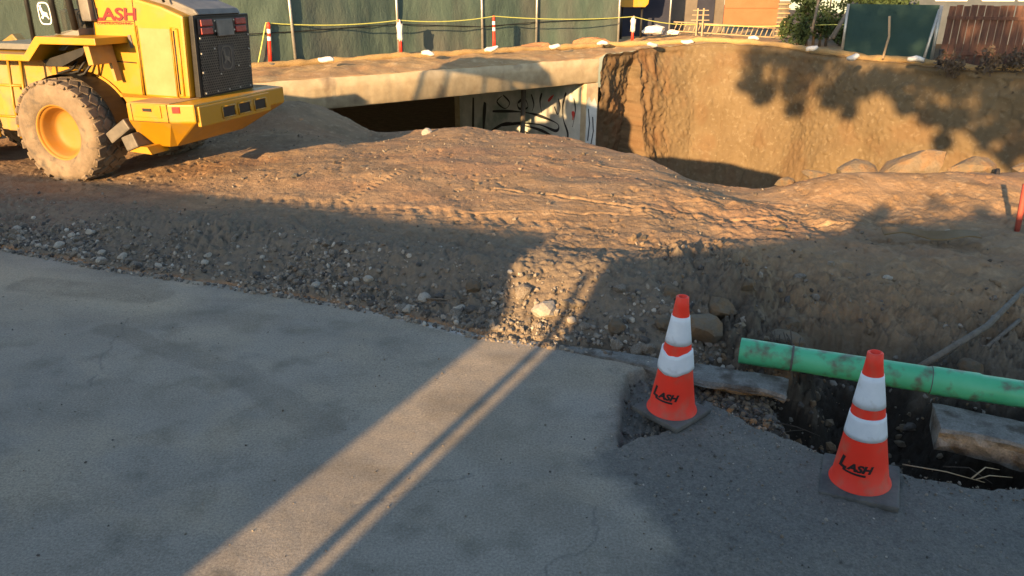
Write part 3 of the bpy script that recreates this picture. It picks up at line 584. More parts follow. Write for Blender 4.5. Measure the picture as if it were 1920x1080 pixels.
for (x, y, s, lb, sd) in ((1.50, 5.36, .22, 'broad grey-brown boulder behind the far traffic cone', 1), (1.86, 5.2, .19, 'squarish brown boulder just behind the left end of the green pipe', 2), (1.2, 5.42, .09, 'small boulder left of the far cone tip', 3),
                          (.85, 5.45, .10, 'angular grey rock beside the dark strip left of the far cone', 7), (2.18, 5.35, .17, 'upright grey rock among the roots behind the green pipe', 8), (1.72, 5.68, .17, 'large brown boulder uphill of the broad one behind the far cone', 0), (2.35, 5.75, .12, 'half buried brown boulder above the roots', 3), (1.35, 5.85, .09, 'small brown boulder uphill left of the far cone tip', 5), (3.6, 5.2, .12, 'dark boulder on the slope right of the leaning poles', 6), (2.0, 5.9, .08, 'small half buried rock above the boulders', 9)):
    rock(x, y, s, lb, 'boulder', seed=sd, cat='boulder', name='boulder', sink=.22)
for (x, y, s, lb, sd, sq) in ((5.7, 10.4, .5, 'largest pale boulder on the pit rim with a flat top', 1, (1, .8, .85)), (6.65, 10.7, .42, 'rounded brown boulder right of the largest rim boulder', 4, (1, .8, .8)), (4.75, 10.3, .34, 'rounded grey boulder left of the largest rim boulder', 6, (1.05, .8, .85)),
                              (4.25, 10.25, .2, 'small pale rock second from the left on the pit rim', 2, (1.2, .8, .7)), (3.8, 10.2, .16, 'smallest stone at the left end of the rim boulders', 9, (1.2, .8, .7)), (7.75, 10.9, .42, 'pale boulder near the leaning twig on the pit rim', 3, (1.1, .7, .7)), (8.5, 10.9, .4, 'pale boulder at the right end of the pit rim', 5, (1.1, .8, .7))):
    rock(x, y, s, lb, 'boulder', seed=sd, cat='boulder', name='boulder', sq=sq, rz=rnd.uniform(-.3, .3), sink=.36)
for (x, y, s, lb, m_) in ((2.95, 7.9, .1, 'round brown stone alone on the soil right of the ruts', 'boulder'), (2.7, 6.55, .09, 'flat grey stone on the soil above the boulders', 'stone'), (3.5, 6.5, .07, 'pale flat stone on the shaded soil above the green pipe', 'stone_pale'), (1.7, 7.0, .06, 'small white stone on the shaded soil beyond the far cone', 'stone_pale'),
                          (-3.05, 10.3, .08, 'dark lump of asphalt on the sunlit soil behind the loader', 'stone_dark'), (-1.6, 14.1, .16, 'white rock on top of the soil crest under the bridge', 'stone_pale'), (-2.2, 10.9, .06, 'flat dark clod on the sunlit soil near the tread prints', 'stone_dark'), (4.7, 7.7, .1, 'flat pale rock beside the flattened brown board', 'stone_pale')):
    rock(x, y, s, lb, m_, seed=rnd.randrange(10), sq=(1, .8, .6))

# ------------------------------------------------------------------ green sewer pipe
p0 = Vector((1.70, 5.00, .10)); p1 = Vector((4.6, 3.86, .11)); pd = (p1 - p0).normalized()
pp = empty('sewer_pipe', p0, 0, 'long green plastic sewer pipe lying across the trench', 'pipe'); 
def pt(t, rr=0, z=0): q = pd * t; return (q.x, q.y, q.z + z)
def ptube(prof, n=28, inner=None):           # (t, r)
    m = MB(); m.tube([pt(t) for t, _ in prof], [r_ for _, r_ in prof], n, cap=False); return m
ptube([(0, .082), (.001, .094), (.006, .096), (.32, .094), (.36, .091), (.9, .092), (1.25, .092), (1.27, .098), (1.55, .098), (1.57, .091), (3.15, .091)]).build('pipe_barrel', M['pipe'], pp)
ptube([(.0, .082), (.6, .082)]).build('bore', M['black'], pp)
for t in (.36, 1.26): ptube([(t, .0925), (t + .003, .0975), (t + .012, .0975), (t + .015, .0925)]).build('joint_ring', M['conebase'], pp)

# ------------------------------------------------------------------ traffic cones
def cone_body(profile, n=40, seed=0): return MB().lathe(profile, n, 'z')
def cr(z): return .152 + (.036 - .152) * (z - .05) / (.79)
def make_cone(loc, rz, tilt, label, text_az, worn, crumple, bs=.37):
    c = empty('traffic_cone', loc, rz, label, 'traffic cone', 'orange traffic cones'); c.rotation_euler = (Matrix.Rotation(tilt[1], 3, 'Y') @ Matrix.Rotation(tilt[0], 3, 'X') @ Matrix.Rotation(rz, 3, 'Z')).to_euler()
    m = MB(); m.box((0, 0, .022), (bs, bs, .038), None, .012); b_ = m.build('base', M['conebase'], c)
    m = MB().lathe([(.165, .041), (.162, .05), (cr(.06), .06), (cr(.2), .2), (cr(.345), .345), (cr(.5), .5), (cr(.7), .7), (cr(.775), .775), (.046, .78), (.044, .79), (.04, .838), (.034, .842), (.026, .84), (.024, .70)], 44, 'z')
    bo = m.build('cone_body', M['orange'], c)
    for z0, z1, tw in ((.53, .715, 0), (.345, .475, crumple)):
        m = MB(); n = 44; rows = [(cr(z) + .003 + .006 * tw, z) for z in np.linspace(z0, z1, 6)]
        m.lathe([(cr(z0) , z0)] + rows + [(cr(z1), z1)], n, 'z')
        if tw:
            m.v = [(x * (1 + .03 * math.sin(7 * math.atan2(y, x)) * tw * .4), y * (1 + .03 * math.sin(5 * math.atan2(y, x)) * tw), z + tw * .016 * math.sin(2 * math.atan2(y, x) + 1.1) + tw * .003 * math.sin(9 * math.atan2(y, x))) for x, y, z in m.v]
        m.build('reflective_band', M['collar'], c)
    m = MB(); xo = 0
    for (ch, sz, dz) in (('L', .092, 0), ('ASH', .058, .004)):
        vs, fs = text_mesh(ch, sz, .0045 if sz > .08 else .0032, .25)
        mxx = max(v.x for v in vs); ks = 1.15
        out = []
        for v in vs:
            s_ = (v.x * ks + xo); z = .165 + v.y + dz - .02 * s_; r_ = cr(z) + .0022; a = text_az - rz + (s_ - .085) / r_; out.append((r_ * math.cos(a), r_ * math.sin(a), z))
        m.add(out, fs); xo += mxx * ks + .006
    for (s0, s1, zz_) in ((.035, .165, .149),):
        out = []; fs = []
        for k in range(13):
            s_ = s0 + (s1 - s0) * k / 12
            for z in (zz_ - .0004 * k - .001 * k * .2, zz_ + .011 - .0004 * k): r_ = cr(z) + .0022; a = text_az - rz + (s_ - .085) / r_; out.append((r_ * math.cos(a), r_ * math.sin(a), z))
            if k: fs.append((2 * k - 2, 2 * k, 2 * k + 1, 2 * k - 1))
        m.add(out, fs)
    m.build('lettering', M['ink'], c); return c
make_cone((1.06, 4.31, -.018), R(-49), (R(.5), R(.3)), 'farther orange cone with crumpled lower white band and pale grey base by the pipe end', R(-136), 1, 1)
make_cone((1.985, 3.55, -.03), R(-26), (R(-.5), R(-3.6)), 'nearer orange cone with clean white bands and dark base before the hole', R(-138), 0, 0, .41)
# ------------------------------------------------------------------ wheel loader (local: x forward, y towards the camera side, z up)
ld = empty('wheel_loader', (-6.41 + .29 * 1.25, 10.54 + .956 * 1.25, -.02), R(163.1), 'yellow wheel loader seen from its rear corner, parked on the sunlit soil', 'wheel loader')
def Q(a, b, z): return (-a, 1.25 - b, z)
def prism_ab(poly, b0, b1): return MB().prism([(-a, z) for a, z in poly], 1.25 - b0, 1.25 - b1, 'y')
def bx(a0, a1, b0, b1, z0, z1, m=None, bev=0.):
    m = m or MB(); return m.box((-(a0 + a1) / 2, 1.25 - (b0 + b1) / 2, (z0 + z1) / 2), (abs(a1 - a0), abs(b1 - b0), abs(z1 - z0)), None, bev)
YE, YW, BK = M['yellow'], M['yellow_worn'], M['black']
prism_ab([(.30, 1.205), (.44, 2.62), (1.0, 2.55), (1.32, 2.47), (1.57, 2.41), (1.90, 2.285), (1.82, 1.205)], .65, 1.95).build('hood', YE, ld, bevel=.035)
prism_ab([(.46, 2.60), (.46, 2.70), (1.3, 2.575), (1.62, 2.49), (1.96, 2.37), (2.02, 2.30), (1.9, 2.28)], .82, 1.78).build('hood_cover', M['hoodgrey'], ld, bevel=.03)
gm = prism_ab([(1.84, 1.21), (1.92, 2.29), (1.99, 2.29), (1.925, 1.21)], .74, 1.97).build('grille_frame', BK, ld, bevel=.012)
# grille: perforated plate
def grp(u, v, o=0): # u: b, v: 0..1 bottom..top on the rear face
    z = 1.24 + v * 1.01; a = 1.930 + (z - 1.24) * .063 + o; return Q(a, u, z)
gd = MB(); gd.add([grp(.80, 0), grp(1.91, 0), grp(1.91, 1), grp(.80, 1)], [(0, 1, 2, 3)]); gg = gd.build('grille', M['black'], ld)
gh = MB()
nx_, nz_ = 27, 22
for i in range(nx_ + 1):
    for k in range(nz_):
        u = .82 + (1.89 - .82) * (i + .5 * (k % 2)) / nx_; v = .02 + .76 * k / nz_
        if 1.19 < u < 1.53 and .3 < v < .62: continue
        r_o = .017; cx_ = []
        for j in range(6):
            a_ = math.pi / 6 + j * math.pi / 3; cx_.append((math.cos(a_), math.sin(a_)))
        vs = [grp(u + c * .026, v + s * .026 / 1.01, .012) for c, s in cx_] + [grp(u + c * .014, v + s * .014 / 1.01, .012) for c, s in cx_]
        gh.add(vs, [(j, (j + 1) % 6, (j + 1) % 6 + 6, j + 6) for j in range(6)])
gh.build('mesh_screen', M['greymetal'], gg)
m = MB()
m.add([grp(.80, .80, .012), grp(1.91, .80, .012), grp(1.91, 1, .012), grp(.80, 1, .012)], [(0, 1, 2, 3)])
m.add([grp(1.18, .28, .016), grp(1.54, .28, .016), grp(1.54, .64, .016), grp(1.18, .64, .016)], [(0, 1, 2, 3)]); m.build('grille_plate', M['grille'], gg)
for u0 in (.84, 1.60):
    for v0 in (.895, .79):
        m = MB(); c = grp(u0 + .13, v0 + .048, .02); m.box(c, (.03, .24, .088), (0, R(3.6), 0), .01); m.build('tail_lamp', M['lampred'], ld)
m = MB(); c = grp(1.36, .87, .025); m.box(c, (.03, .36, .23), (0, R(3.6), 0), .012); m.build('plate', M['hoodgrey'], ld)
m = MB()
for (u, v) in ((.84, .02), (1.1, .02), (1.36, .02), (1.62, .02), (1.87, .02), (.82, .3), (.82, .55), (.82, .75), (1.89, .3), (1.89, .55), (1.89, .75), (1.15, .965), (1.58, .965), (1.15, .83), (1.58, .83), (1.1, .6), (1.62, .33), (1.2, .25)):
    m.box(grp(u, v, .02), (.012, .022, .022))
m.build('bolt', M['galv'], gg)
def shield(o, sz, P_, mat_, ring, nm, thick):       # an upright rounded shield with a leaping animal mark
    out = [(math.copysign(abs(math.cos(t)) ** .55, math.cos(t)) * .40, math.copysign(abs(math.sin(t)) ** .6, math.sin(t)) * .55 + (0 if math.sin(t) > 0 else -.03 * abs(math.cos(t)))) for t in np.linspace(0, 2 * math.pi, 33)[:-1]]
    m = MB(); n = len(out)
    m.add([P_(u * sz, v * sz, 0) for u, v in out] + [P_(u * sz * .86, v * sz * .89, 0) for u, v in out], [(i, (i + 1) % n, (i + 1) % n + n, i + n) for i in range(n)])
    deer = [(-.26, -.20), (-.16, -.28), (-.02, -.12), (.12, -.16), (.24, -.30), (.27, -.25), (.18, -.08), (.20, .02), (.06, .06), (-.08, .10), (-.08, .22), (-.13, .30), (-.10, .40), (-.16, .42), (-.19, .34), (-.27, .40), (-.30, .36), (-.22, .28), (-.28, .20), (-.26, .15), (-.20, .16), (-.20, .0), (-.14, -.10)]
    m.add([P_(u * sz, v * sz, thick) for u, v in deer], [tuple(range(len(deer)))])
    return m.build(nm, mat_, o)
shield(gg, .30, lambda u, v, t: grp(1.36 + u, .46 + v, .02 + t), M['greymetal'], 0, 'emblem', .002)
# side details
sp = lambda a, z, o=0: Q(a, .65 - o, z)
m = MB(); m.add([sp(1.16, 2.13, .006), sp(1.66, 2.12, .006), sp(1.61, 1.23, .006), sp(1.11, 1.24, .006)], [(0, 1, 2, 3)]); m.build('side_screen', M['panel'], ld)
m = MB()
for (p, q) in (((1.10, 2.16), (1.06, 1.22)), ((1.06, 1.215), (1.66, 1.205)), ((1.68, 2.14), (1.63, 1.22)), ((1.79, 2.12), (1.74, 1.24)), ((1.68, 2.14), (1.79, 2.12)), ((1.66, 1.25), (1.74, 1.245))): m.tube([sp(*p, .008), sp(*q, .008)], .011, 6)
m.build('panel_trim', YE, ld)
m = MB()
for (p, q, w_) in (((.44, 2.60), (.31, 1.25), .006), ((1.13, 2.52), (1.03, 1.22), .006), ((.39, 1.69), (1.02, 1.665), .008), ((1.13, 2.16), (1.08, 1.22), .006), ((.46, 2.195), (1.08, 2.185), .004), ((1.72, 2.10), (1.67, 1.26), .012)):
    m.tube([sp(*p, .001), sp(*q, .001)], w_, 5)
m.build('panel_seams', BK, ld)
m = MB(); m.box(sp(.985, 1.95, .008), (.05, .012, .17), (0, R(5), 0), .004); m.build('door_handle', M['greymetal'], ld)
m = MB(); m.box(sp(.47, 2.42, .01), (.05, .02, .36), (0, R(5), 0)); m.build('vent_slot', BK, ld)
vs, fs = text_mesh('LASH', .245, .006, .12)
mx_ = max(v.x for v in vs); k_ = .74 / mx_
def lett(nm, dx, dz, o_, m_, vs=vs, fs=fs, k_=k_, a0=.42, z0=2.235):
    MB().add([sp(a0 + v.x * k_ + dx, z0 + v.y * .88 + dz, o_) for v in vs], fs).build(nm, m_, ld)
lett('lettering_outline', .012, -.008, .003, M['ink']); lett('lettering', 0, 0, .0055, M['inkred'])  # dark outline printed under the red letters
m = MB(); m.add([sp(.44, 2.222, .004), sp(1.10, 2.218, .004), sp(1.10, 2.209, .004), sp(.44, 2.213, .004)], [(0, 1, 2, 3)])
v2, f2_ = text_mesh('CONSTRUCTION INC.', .05, .001, 0); k2 = .60 / max(v.x for v in v2)
m.add([sp(.46 + v.x * k2, 2.168 + v.y, .004) for v in v2], f2_); m.build('lettering', M['inkred'], ld)
# frame side with wheel arch
arch = [(.84 * math.cos(t), .74 + .80 * math.sin(t)) for t in np.linspace(R(125), R(-8), 18)]
prism_ab([(-.72, 1.85), ] + arch + [(1.0, .56), (1.5, .56), (1.85, .9), (1.85, 1.20), (.31, 1.20), (.37, 1.85)], .62, 1.88).build('rear_frame', YE, ld, bevel=.01)
m = MB(); n_ = 24; ts = np.linspace(R(140), R(-15), n_)
vs = [Q(.815 * math.cos(t), b_, .74 + .775 * math.sin(t)) for t in ts for b_ in (.30, .615)]
m.add(vs, [(2 * i, 2 * i + 1, 2 * i + 3, 2 * i + 2) for i in range(n_ - 1)]); wlm = m.build('wheel_liner', BK, ld)
# counterweight
def outline(s0, s1): return [(1.22, .10 + s0), (1.90, .10 + s0), (2.235 - s1, .20 + s0), (2.235 - s1, 2.30 - s0), (1.90, 2.40 - s0), (1.22, 2.40 - s0)]
lv = [(outline(0, 0), 1.20), (outline(0, 0), .96), ([(1.12, .42), (1.55, .42), (1.62, .5), (1.62, 2.0), (1.55, 2.08), (1.12, 2.08)], .56)]
m = MB(); vs = [Q(a, b_, z) for o_, z in lv for a, b_ in o_]
m.add(vs, [tuple(range(6)), tuple(range(17, 11, -1))] + [(r6 * 6 + i, r6 * 6 + (i + 1) % 6, r6 * 6 + 6 + (i + 1) % 6, r6 * 6 + 6 + i) for r6 in (0, 1) for i in range(6)])
cw = m.build('counterweight', YE, ld, bevel=.02)
m = MB(); bx(2.22, 2.275, .24, 1.86, .90, 1.17, m, .014); m.build('rear_plate', YE, cw)
for b0 in (.72, 1.08, 1.46):
    m = MB(); bx(2.262, 2.279, b0, b0 + .26, .965, 1.095, m, .005); m.build('rear_opening', BK, cw)
    m = MB(); z0, z1, c0, c1 = .955, 1.105, b0 - .012, b0 + .272
    for (p, q) in (((c0, z0), (c1, z0)), ((c1, z0), (c1, z1)), ((c1, z1), (c0, z1)), ((c0, z1), (c0, z0))): m.tube([Q(2.28, *p), Q(2.28, *q)], .011, 6)
    m.build('opening_rim', YE, cw)
m = MB(); an = math.atan2(.10, .335); m.box(Q(2.0, .122, 1.13), (.10, .008, .085), (0, 0, math.atan2(-.1, .335) * -1 + 0), .002); m.build('red_reflector', M['refl'], cw)
m = MB(); bx(1.34, 1.78, .085, .11, 1.02, 1.185, m, .006); m.build('side_cover', YE, cw)
m = MB(); bx(1.5, 1.64, .075, .09, 1.10, 1.14, m); m.build('latch', BK, cw)
bx(1.24, 1.9, .13, 2.37, 1.198, 1.206).build('deck_mat', M['panel'], cw)
# steps behind the wheel
m = MB(); m.box(Q(.98, .28, .80), (.42, .34, .16), (0, R(32), 0), .02); m.box(Q(1.15, .26, .66), (.22, .3, .2), (0, R(20), 0), .02); m.build('step', M['greymetal'], ld)
prism_ab([(1.10, .52), (1.46, .50), (1.40, .60), (1.14, .60)], .15, .5).build('step_bracket', YE, ld)
m = MB()
for (p, q, w_) in (((1.88, .096, 1.2), (1.88, .096, .96), .005), ((2.24, .205, 1.19), (2.24, .205, .97), .006), ((1.30, .096, 1.19), (1.3, .096, .97), .004), ((1.24, .098, .962), (1.9, .098, .962), .004)): m.tube([Q(*p), Q(*q)], w_, 5)
m.build('counterweight_seams', BK, cw)
m = MB()
for k in range(3): m.tube([Q(.25 + .1 * k, .45 + .04 * k, 1.74), Q(.1 + .1 * k, .42, 1.58 - .03 * k), Q(-.25, .5, 1.5 - .05 * k), Q(-.45, .6, 1.25)], .02, 6)
m.build('hoses', BK, ld)
m = MB(); m.tube([Q(.55, .70, 2.62), Q(.56, .70, 2.86), Q(1.5, .70, 2.70), Q(1.6, .70, 2.46)], .018, 6); m.build('hood_rail', BK, ld)
# fender, platform, ladder, tank
prism_ab([(-1.7, 1.80), (-.32, 1.79), (-.06, 2.03), (.94, 2.02), (.94, 1.93), (.0, 1.93), (-.26, 1.70), (-1.7, 1.70)], .07, .66).build('fender', YE, ld, bevel=.012)
m = MB(); m.box(Q(.66, .4, 1.8), (.09, .42, .28), (0, R(6), 0), .01); m.box(Q(.70, .56, 1.62), (.05, .1, .4), (0, R(8), 0)); m.build('fender_strut', YW, ld)
prism_ab([(-.28, 1.69), (.55, 1.90), (.45, 1.78), (.3, 1.72), (.05, 1.62), (-.2, 1.62)], .3, .62).build('hose_tray', BK, ld)
m = MB()
for a in (-.48, -.70, -1.10): m.tube([Q(a, .13, 1.70), Q(a - .05, .10, 1.1), Q(a - .05, .10, .62)], .022, 6)
for z in (1.36, .92): m.tube([Q(-.50, .12, z), Q(-1.27, .12, z)], .02, 6)
m.build('ladder', YE, ld)
prism_ab([(-.62, 1.68), (-.40, 1.68), (-.9, .6), (-1.6, .6), (-1.6, 1.68)], .62, 1.88).build('tank', YW, ld, bevel=.02)
# cab
cab = prism_ab([(-1.55, 1.82), (-.02, 1.82), (.30, 2.03), (.30, 2.12), (-.06, 2.06), (-.5, 1.90), (-1.55, 1.90)], .46, 2.04).build('cab', M['cabgrey'], ld, bevel=.01)
for b_ in (.46, 2.04):
    for p, q in (((-1.55, 1.88), (-1.30, 3.25)), ((-.52, 1.90), (-.46, 3.25)), ((.26, 2.1), (.20, 3.25)), ((-.05, 2.05), (-.07, 3.25))):
        w_ = .045 if p[0] > -.1 else .035
        MB().tube([Q(p[0], b_, p[1]), Q(q[0], b_, q[1])], w_, 6).build('pillar', BK, cab)
    c_ = b_ + (.0 if b_ < 1 else 0)
    MB().add([Q(-1.54, c_, 1.9), Q(-.5, c_, 1.9), Q(.25, c_, 2.1), Q(.2, c_, 3.25), Q(-1.31, c_, 3.25)], [(0, 1, 2, 3, 4)]).build('side_window', M['glass'], cab)
MB().add([Q(.262, .48, 2.1), Q(.262, 2.02, 2.1), Q(.205, 2.02, 3.25), Q(.205, .48, 3.25)], [(0, 1, 2, 3)]).build('rear_window', M['glass'], cab)
MB().add([Q(-1.56, .48, 1.9), Q(-1.56, 2.02, 1.9), Q(-1.31, 2.02, 3.25), Q(-1.31, .48, 3.25)], [(0, 1, 2, 3)]).build('windscreen', M['glass'], cab)
m = MB(); bx(-.55, -.1, 1.0, 1.5, 1.9, 2.35, m, .05); bx(-.2, -.06, 1.0, 1.5, 2.3, 2.85, m, .05); m.build('seat', BK, cab)
prism_ab([(-1.65, 3.24), (.42, 3.24), (.36, 3.66), (-1.5, 3.66)], .36, 2.14).build('cab_roof', YE, cab, bevel=.04)
shield(cab, .27, lambda u, v, t: Q(-.22 + u, .452 - t, 2.31 + v), M['white'], 0, 'emblem', .003)
prism_ab([(.30, 2.21), (.47, 2.21), (.47, 2.72), (.30, 2.72)], .55, 1.95).build('air_box', M['hoodgrey'], ld, bevel=.02)
MB().tube([Q(.95, 1.5, 2.45), Q(.95, 1.5, 3.1), Q(1.02, 1.5, 3.22)], .07, 14).build('exhaust', BK, ld)
m = MB()
for (p, q) in (((-.1, 2.03), (-.1, 2.5)), ((.9, 2.03), (.9, 2.5)), ((-.1, 2.5), (.9, 2.5))): pass
# front half
prism_ab([(-1.5, .55), (-1.5, 1.3), (-2.2, 1.75), (-3.3, 1.75), (-3.5, .6)], .85, 1.65).build('front_frame', YW, ld, bevel=.02)
MB().tube([Q(-1.65, 1.25, .6), Q(-1.65, 1.25, 1.35)], .16, 16).build('articulation_pin', M['greymetal'], ld)
for b0, b1 in ((.62, .8), (1.7, 1.88)):
    prism_ab([(-2.2, 1.78), (-2.35, 1.95), (-3.6, 1.35), (-4.55, .42), (-4.4, .22), (-3.4, .95)], b0, b1).build('boom_arm', YE, ld, bevel=.02)
prism_ab([(-4.35, .12), (-4.35, 1.2), (-4.5, 1.25), (-4.65, .75), (-4.75, .3), (-5.4, .1), (-5.45, .05), (-4.6, .04)], -.1, 2.6).build('bucket', YW, ld, bevel=.02)
prism_ab([(-2.1, 1.45), (-2.3, 1.62), (-3.4, 1.62), (-3.7, 1.3), (-3.6, 1.28), (-3.35, 1.52), (-2.35, 1.52), (-2.2, 1.42)], .02, .6).build('front_fender', YE, ld)
# wheels
def make_wheel():
    rm = MB(); pr = [(.36, .16), (.37, .235), (.395, .25), (.40, .235), (.385, .215), (.345, .205), (.335, .17), (.30, .10), (.285, .04), (.25, .012), (.17, .0), (.1, -.004), (0.001, -.004)]
    rm.lathe([(r_, t) for r_, t in pr], 48); 
    rm.lathe([(.37, .235), (.37, -.235)], 48); rm.lathe([(.37, -.235), (.2, -.12), (.001, -.12)], 32)
    tr = MB(); tp = [(.375, .225), (.40, .262), (.46, .288), (.545, .298), (.62, .292), (.672, .27), (.700, .235), (.712, .15), (.716, 0)]
    tr.lathe(tp + [(r_, -t) for r_, t in tp[-2::-1]], 72)
    nl = 25
    for k in range(nl):
        for sd in (1, -1):
            a = 2 * math.pi * (k + (.5 if sd < 0 else 0)) / nl
            for (t0, r0, w_, l_, sk) in ((.075, .712, .118, .165, .5), (.205, .704, .128, .14, .15)):
                c = Vector(((r0) * math.cos(a + sk * .10 * 0), sd * t0, (r0) * math.sin(a)))
                rot = Matrix.Rotation(-a, 3, 'Y') @ Matrix.Rotation(sd * (.75 if t0 < .1 else .25), 3, 'X')
                tr.box(c, (.042, l_, w_ * .98), rot, .010)
            c = Vector((.678 * math.cos(a), sd * .262, .678 * math.sin(a))); rot = Matrix.Rotation(-a, 3, 'Y') @ Matrix.Rotation(sd * -.75, 3, 'Z')
            tr.box(c, (.045, .07, .10), rot, .012)
    return rm, tr
wh = None
tgm = None
for i, (a, bc, flip) in enumerate(((0, .30, 1), (0, 2.20, -1), (-2.85, .30, 1), (-2.85, 2.20, -1))):
    if i == 0:
        rm, tr = make_wheel(); wr = rm.build('wheel', M['rim'], ld); tgm = tr.build('tyre', M['tyre'], wr)
        o = wr
    else: o = copy_tree(wr, ld)
    o.location = Q(a, bc, .74); o.rotation_euler = (0, .13 * i + .05, 0 if flip > 0 else math.pi)
for a in (0, -2.85): MB().tube([Q(a, .4, .74), Q(a, 2.1, .74)], .14, 12).build('axle', BK, ld)

# ------------------------------------------------------------------ placing by bearing: point seen at pixel (px, py) of the 1920 photograph on level z, or at depth Y
TH = R(21.8); CT, ST = math.cos(TH), math.sin(TH)
def _ray(px, py): x = (px - 960) / 1400.; u = (540 - py) / 1400.; return x, CT + u * ST, -ST + u * CT
def G(px, py, z=0.): d = _ray(px, py); t = (z - CAM_H) / d[2]; return Vector((d[0] * t, d[1] * t, z))
def at(px, py, Y): d = _ray(px, py); t = Y / d[1]; return Vector((d[0] * t, Y, CAM_H + d[2] * t))
# straw wattles
WA = [(-13.5, 17.6), (-9, 20.9), (-7.1, 22.4), (-5.7, 23.6), (-2.8, 25.4), (-.55, 27), (1.6, 28.5), (3.4, 29.4)]
WB = [(3.45, 29.45), (5.2, 29.6), (7, 29.6), (8.4, 29.0), (9.4, 27.9), (10.1, 26.2), (10.6, 24.8), (11.8, 22.9), (13.4, 20.8), (15.5, 18)]
for pl, lb in ((WA, 'long straw wattle roll laid along the dirt edge above the concrete bridge'), (WB, 'long curved straw wattle roll laid along the top of the cut bank')):
    p, s_ = resample(pl, .12)
    for _ in range(6): p[1:-1] = (p[:-2] + p[1:-1] + p[2:]) / 3
    z = topz(p[:, 0], p[:, 1]) + .06 + .03 * fbm(s_ * .7, 0, 0, 3)
    m = MB().tube([(a, b_, c) for (a, b_), c in zip(p, z)], [.105 + .018 * math.sin(i * .9) * math.sin(i * .23) for i in range(len(p))], 10, rough=.1)
    tag(m.build('straw_wattle', M['straw']), lb, 'straw wattle')
bags = [(612, 120, 'leftmost, flat'), (802, 107, 'second from the left, plump'), (921, 99, 'small one at the foot of the third red delineator'), (1040, 94, 'one before the first reddish soil heap'), (1130, 87, 'one above the corner of the bridge'), (1223, 91, 'one right of the white-sleeved delineator'), (1288, 85, 'one left of the wooden marker'),
        (1412, 77, 'one below the terracotta board'), (1521, 98, 'one where the wattle bends down'), (1598, 116, 'one under the left end of the dark green screen'), (1716, 119, 'one under the right end of the dark green screen')]
for i, (px, py, lb) in enumerate(bags):
    p = G(px, py, .66 if i < 7 else .70); bm = MB(); r3 = random.Random(i); L_ = .19 + .05 * r3.random(); n = 12
    prof = []
    bm.lathe([(.001, -L_), (.06, -L_ * .95), (.095, -L_ * .6), (.11, 0), (.095, L_ * .6), (.06, L_ * .95), (.001, L_)], n, 'y')
    bm.v = [(y + .02 * math.sin(5 * x * 20 + i), x * 1.05, z * .72 + .02 * math.sin(y * 17 + i * 2)) for x, y, z in bm.v]
    o = bm.build('sandbag', M['bagwhite']); o.location = p + Vector((0, 0, .12)); o.rotation_euler = (r3.uniform(-.2, .2), r3.uniform(-.25, .25), r3.uniform(-.4, .6))
    tag(o, 'white sandbag on the straw wattle, %s' % lb, 'sandbag', 'white sandbags weighing down the wattle')
# delineator posts
def delineator(px, py, top, h, label, sleeve, lean=0):
    p = G(px, py, .6); d = empty('delineator_post', p, 0, label, 'delineator', 'red delineator posts along the rope'); d.rotation_euler = (0, lean, 0)
    MB().lathe([(.001, .0), (.055, .0), (.052, .3), (.045, h - .16), (.05, h - .12), (.05, h - .06), (.03, h - .03), (.03, h), (.001, h)], 18, 'z').build('post_tube', M['delin'], d)
    if not sleeve:
        MB().lathe([(.054, h * .56), (.054, h * .66)], 18, 'z').build('reflective_band', M['white'], d); MB().lathe([(.053, h * .74), (.053, h * .84)], 18, 'z').build('reflective_band', M['white'], d)
    else:
        m = MB(); m.lathe([(.055, h * .42), (.085, h * .46), (.08, h * .7), (.095, h * .86), (.06, h * .9), (.04, h * .98)], 14, 'z')
        m.v = [(x * (1 + .3 * math.sin(z * 31 + 3 * y * 20)), y, z + .04 * math.sin(9 * x * 10)) for x, y, z in m.v]; m.build('plastic_wrap', M['bagwhite'], d)
    MB().lathe([(.19, -.02), (.19, .03), (.06, .05), (.055, .06)], 16, 'z').build('post_base', M['conebase'], d); return p + Vector((0, 0, h - .02))
tops = [delineator(507, 119, 0, 1.13, 'leftmost red delineator, leaning, just right of the loader', 0, R(4)), delineator(752, 104, 0, 1.1, 'red delineator wrapped in torn white plastic beside a fence post', 1), delineator(927, 94, 0, 1.15, 'slim red delineator with white bands right of the middle fence post', 0, R(-1)), delineator(1185, 81, 0, 1.02, 'red delineator with a white sleeve at the right end of the green fence', 1)]
rp = [G(484, 119, .62)] + tops + [at(1310, 46, 33), at(1440, 49, 31.5), at(1475, 46, 31), at(1560, 46, 29), at(1650, 44, 27.5)]
pts = []
for i in range(len(rp) - 1):
    for k in range(10): t = k / 10; q = rp[i].lerp(rp[i + 1], t); pts.append(q - Vector((0, 0, (.10 if i in (1, 2, 3, 4) else .02) * 4 * t * (1 - t))))
pts.append(rp[-1]); tag(MB().tube(pts, .018, 6).build('rope', M['rope']), 'yellow-green caution rope strung between the red delineators', 'rope')
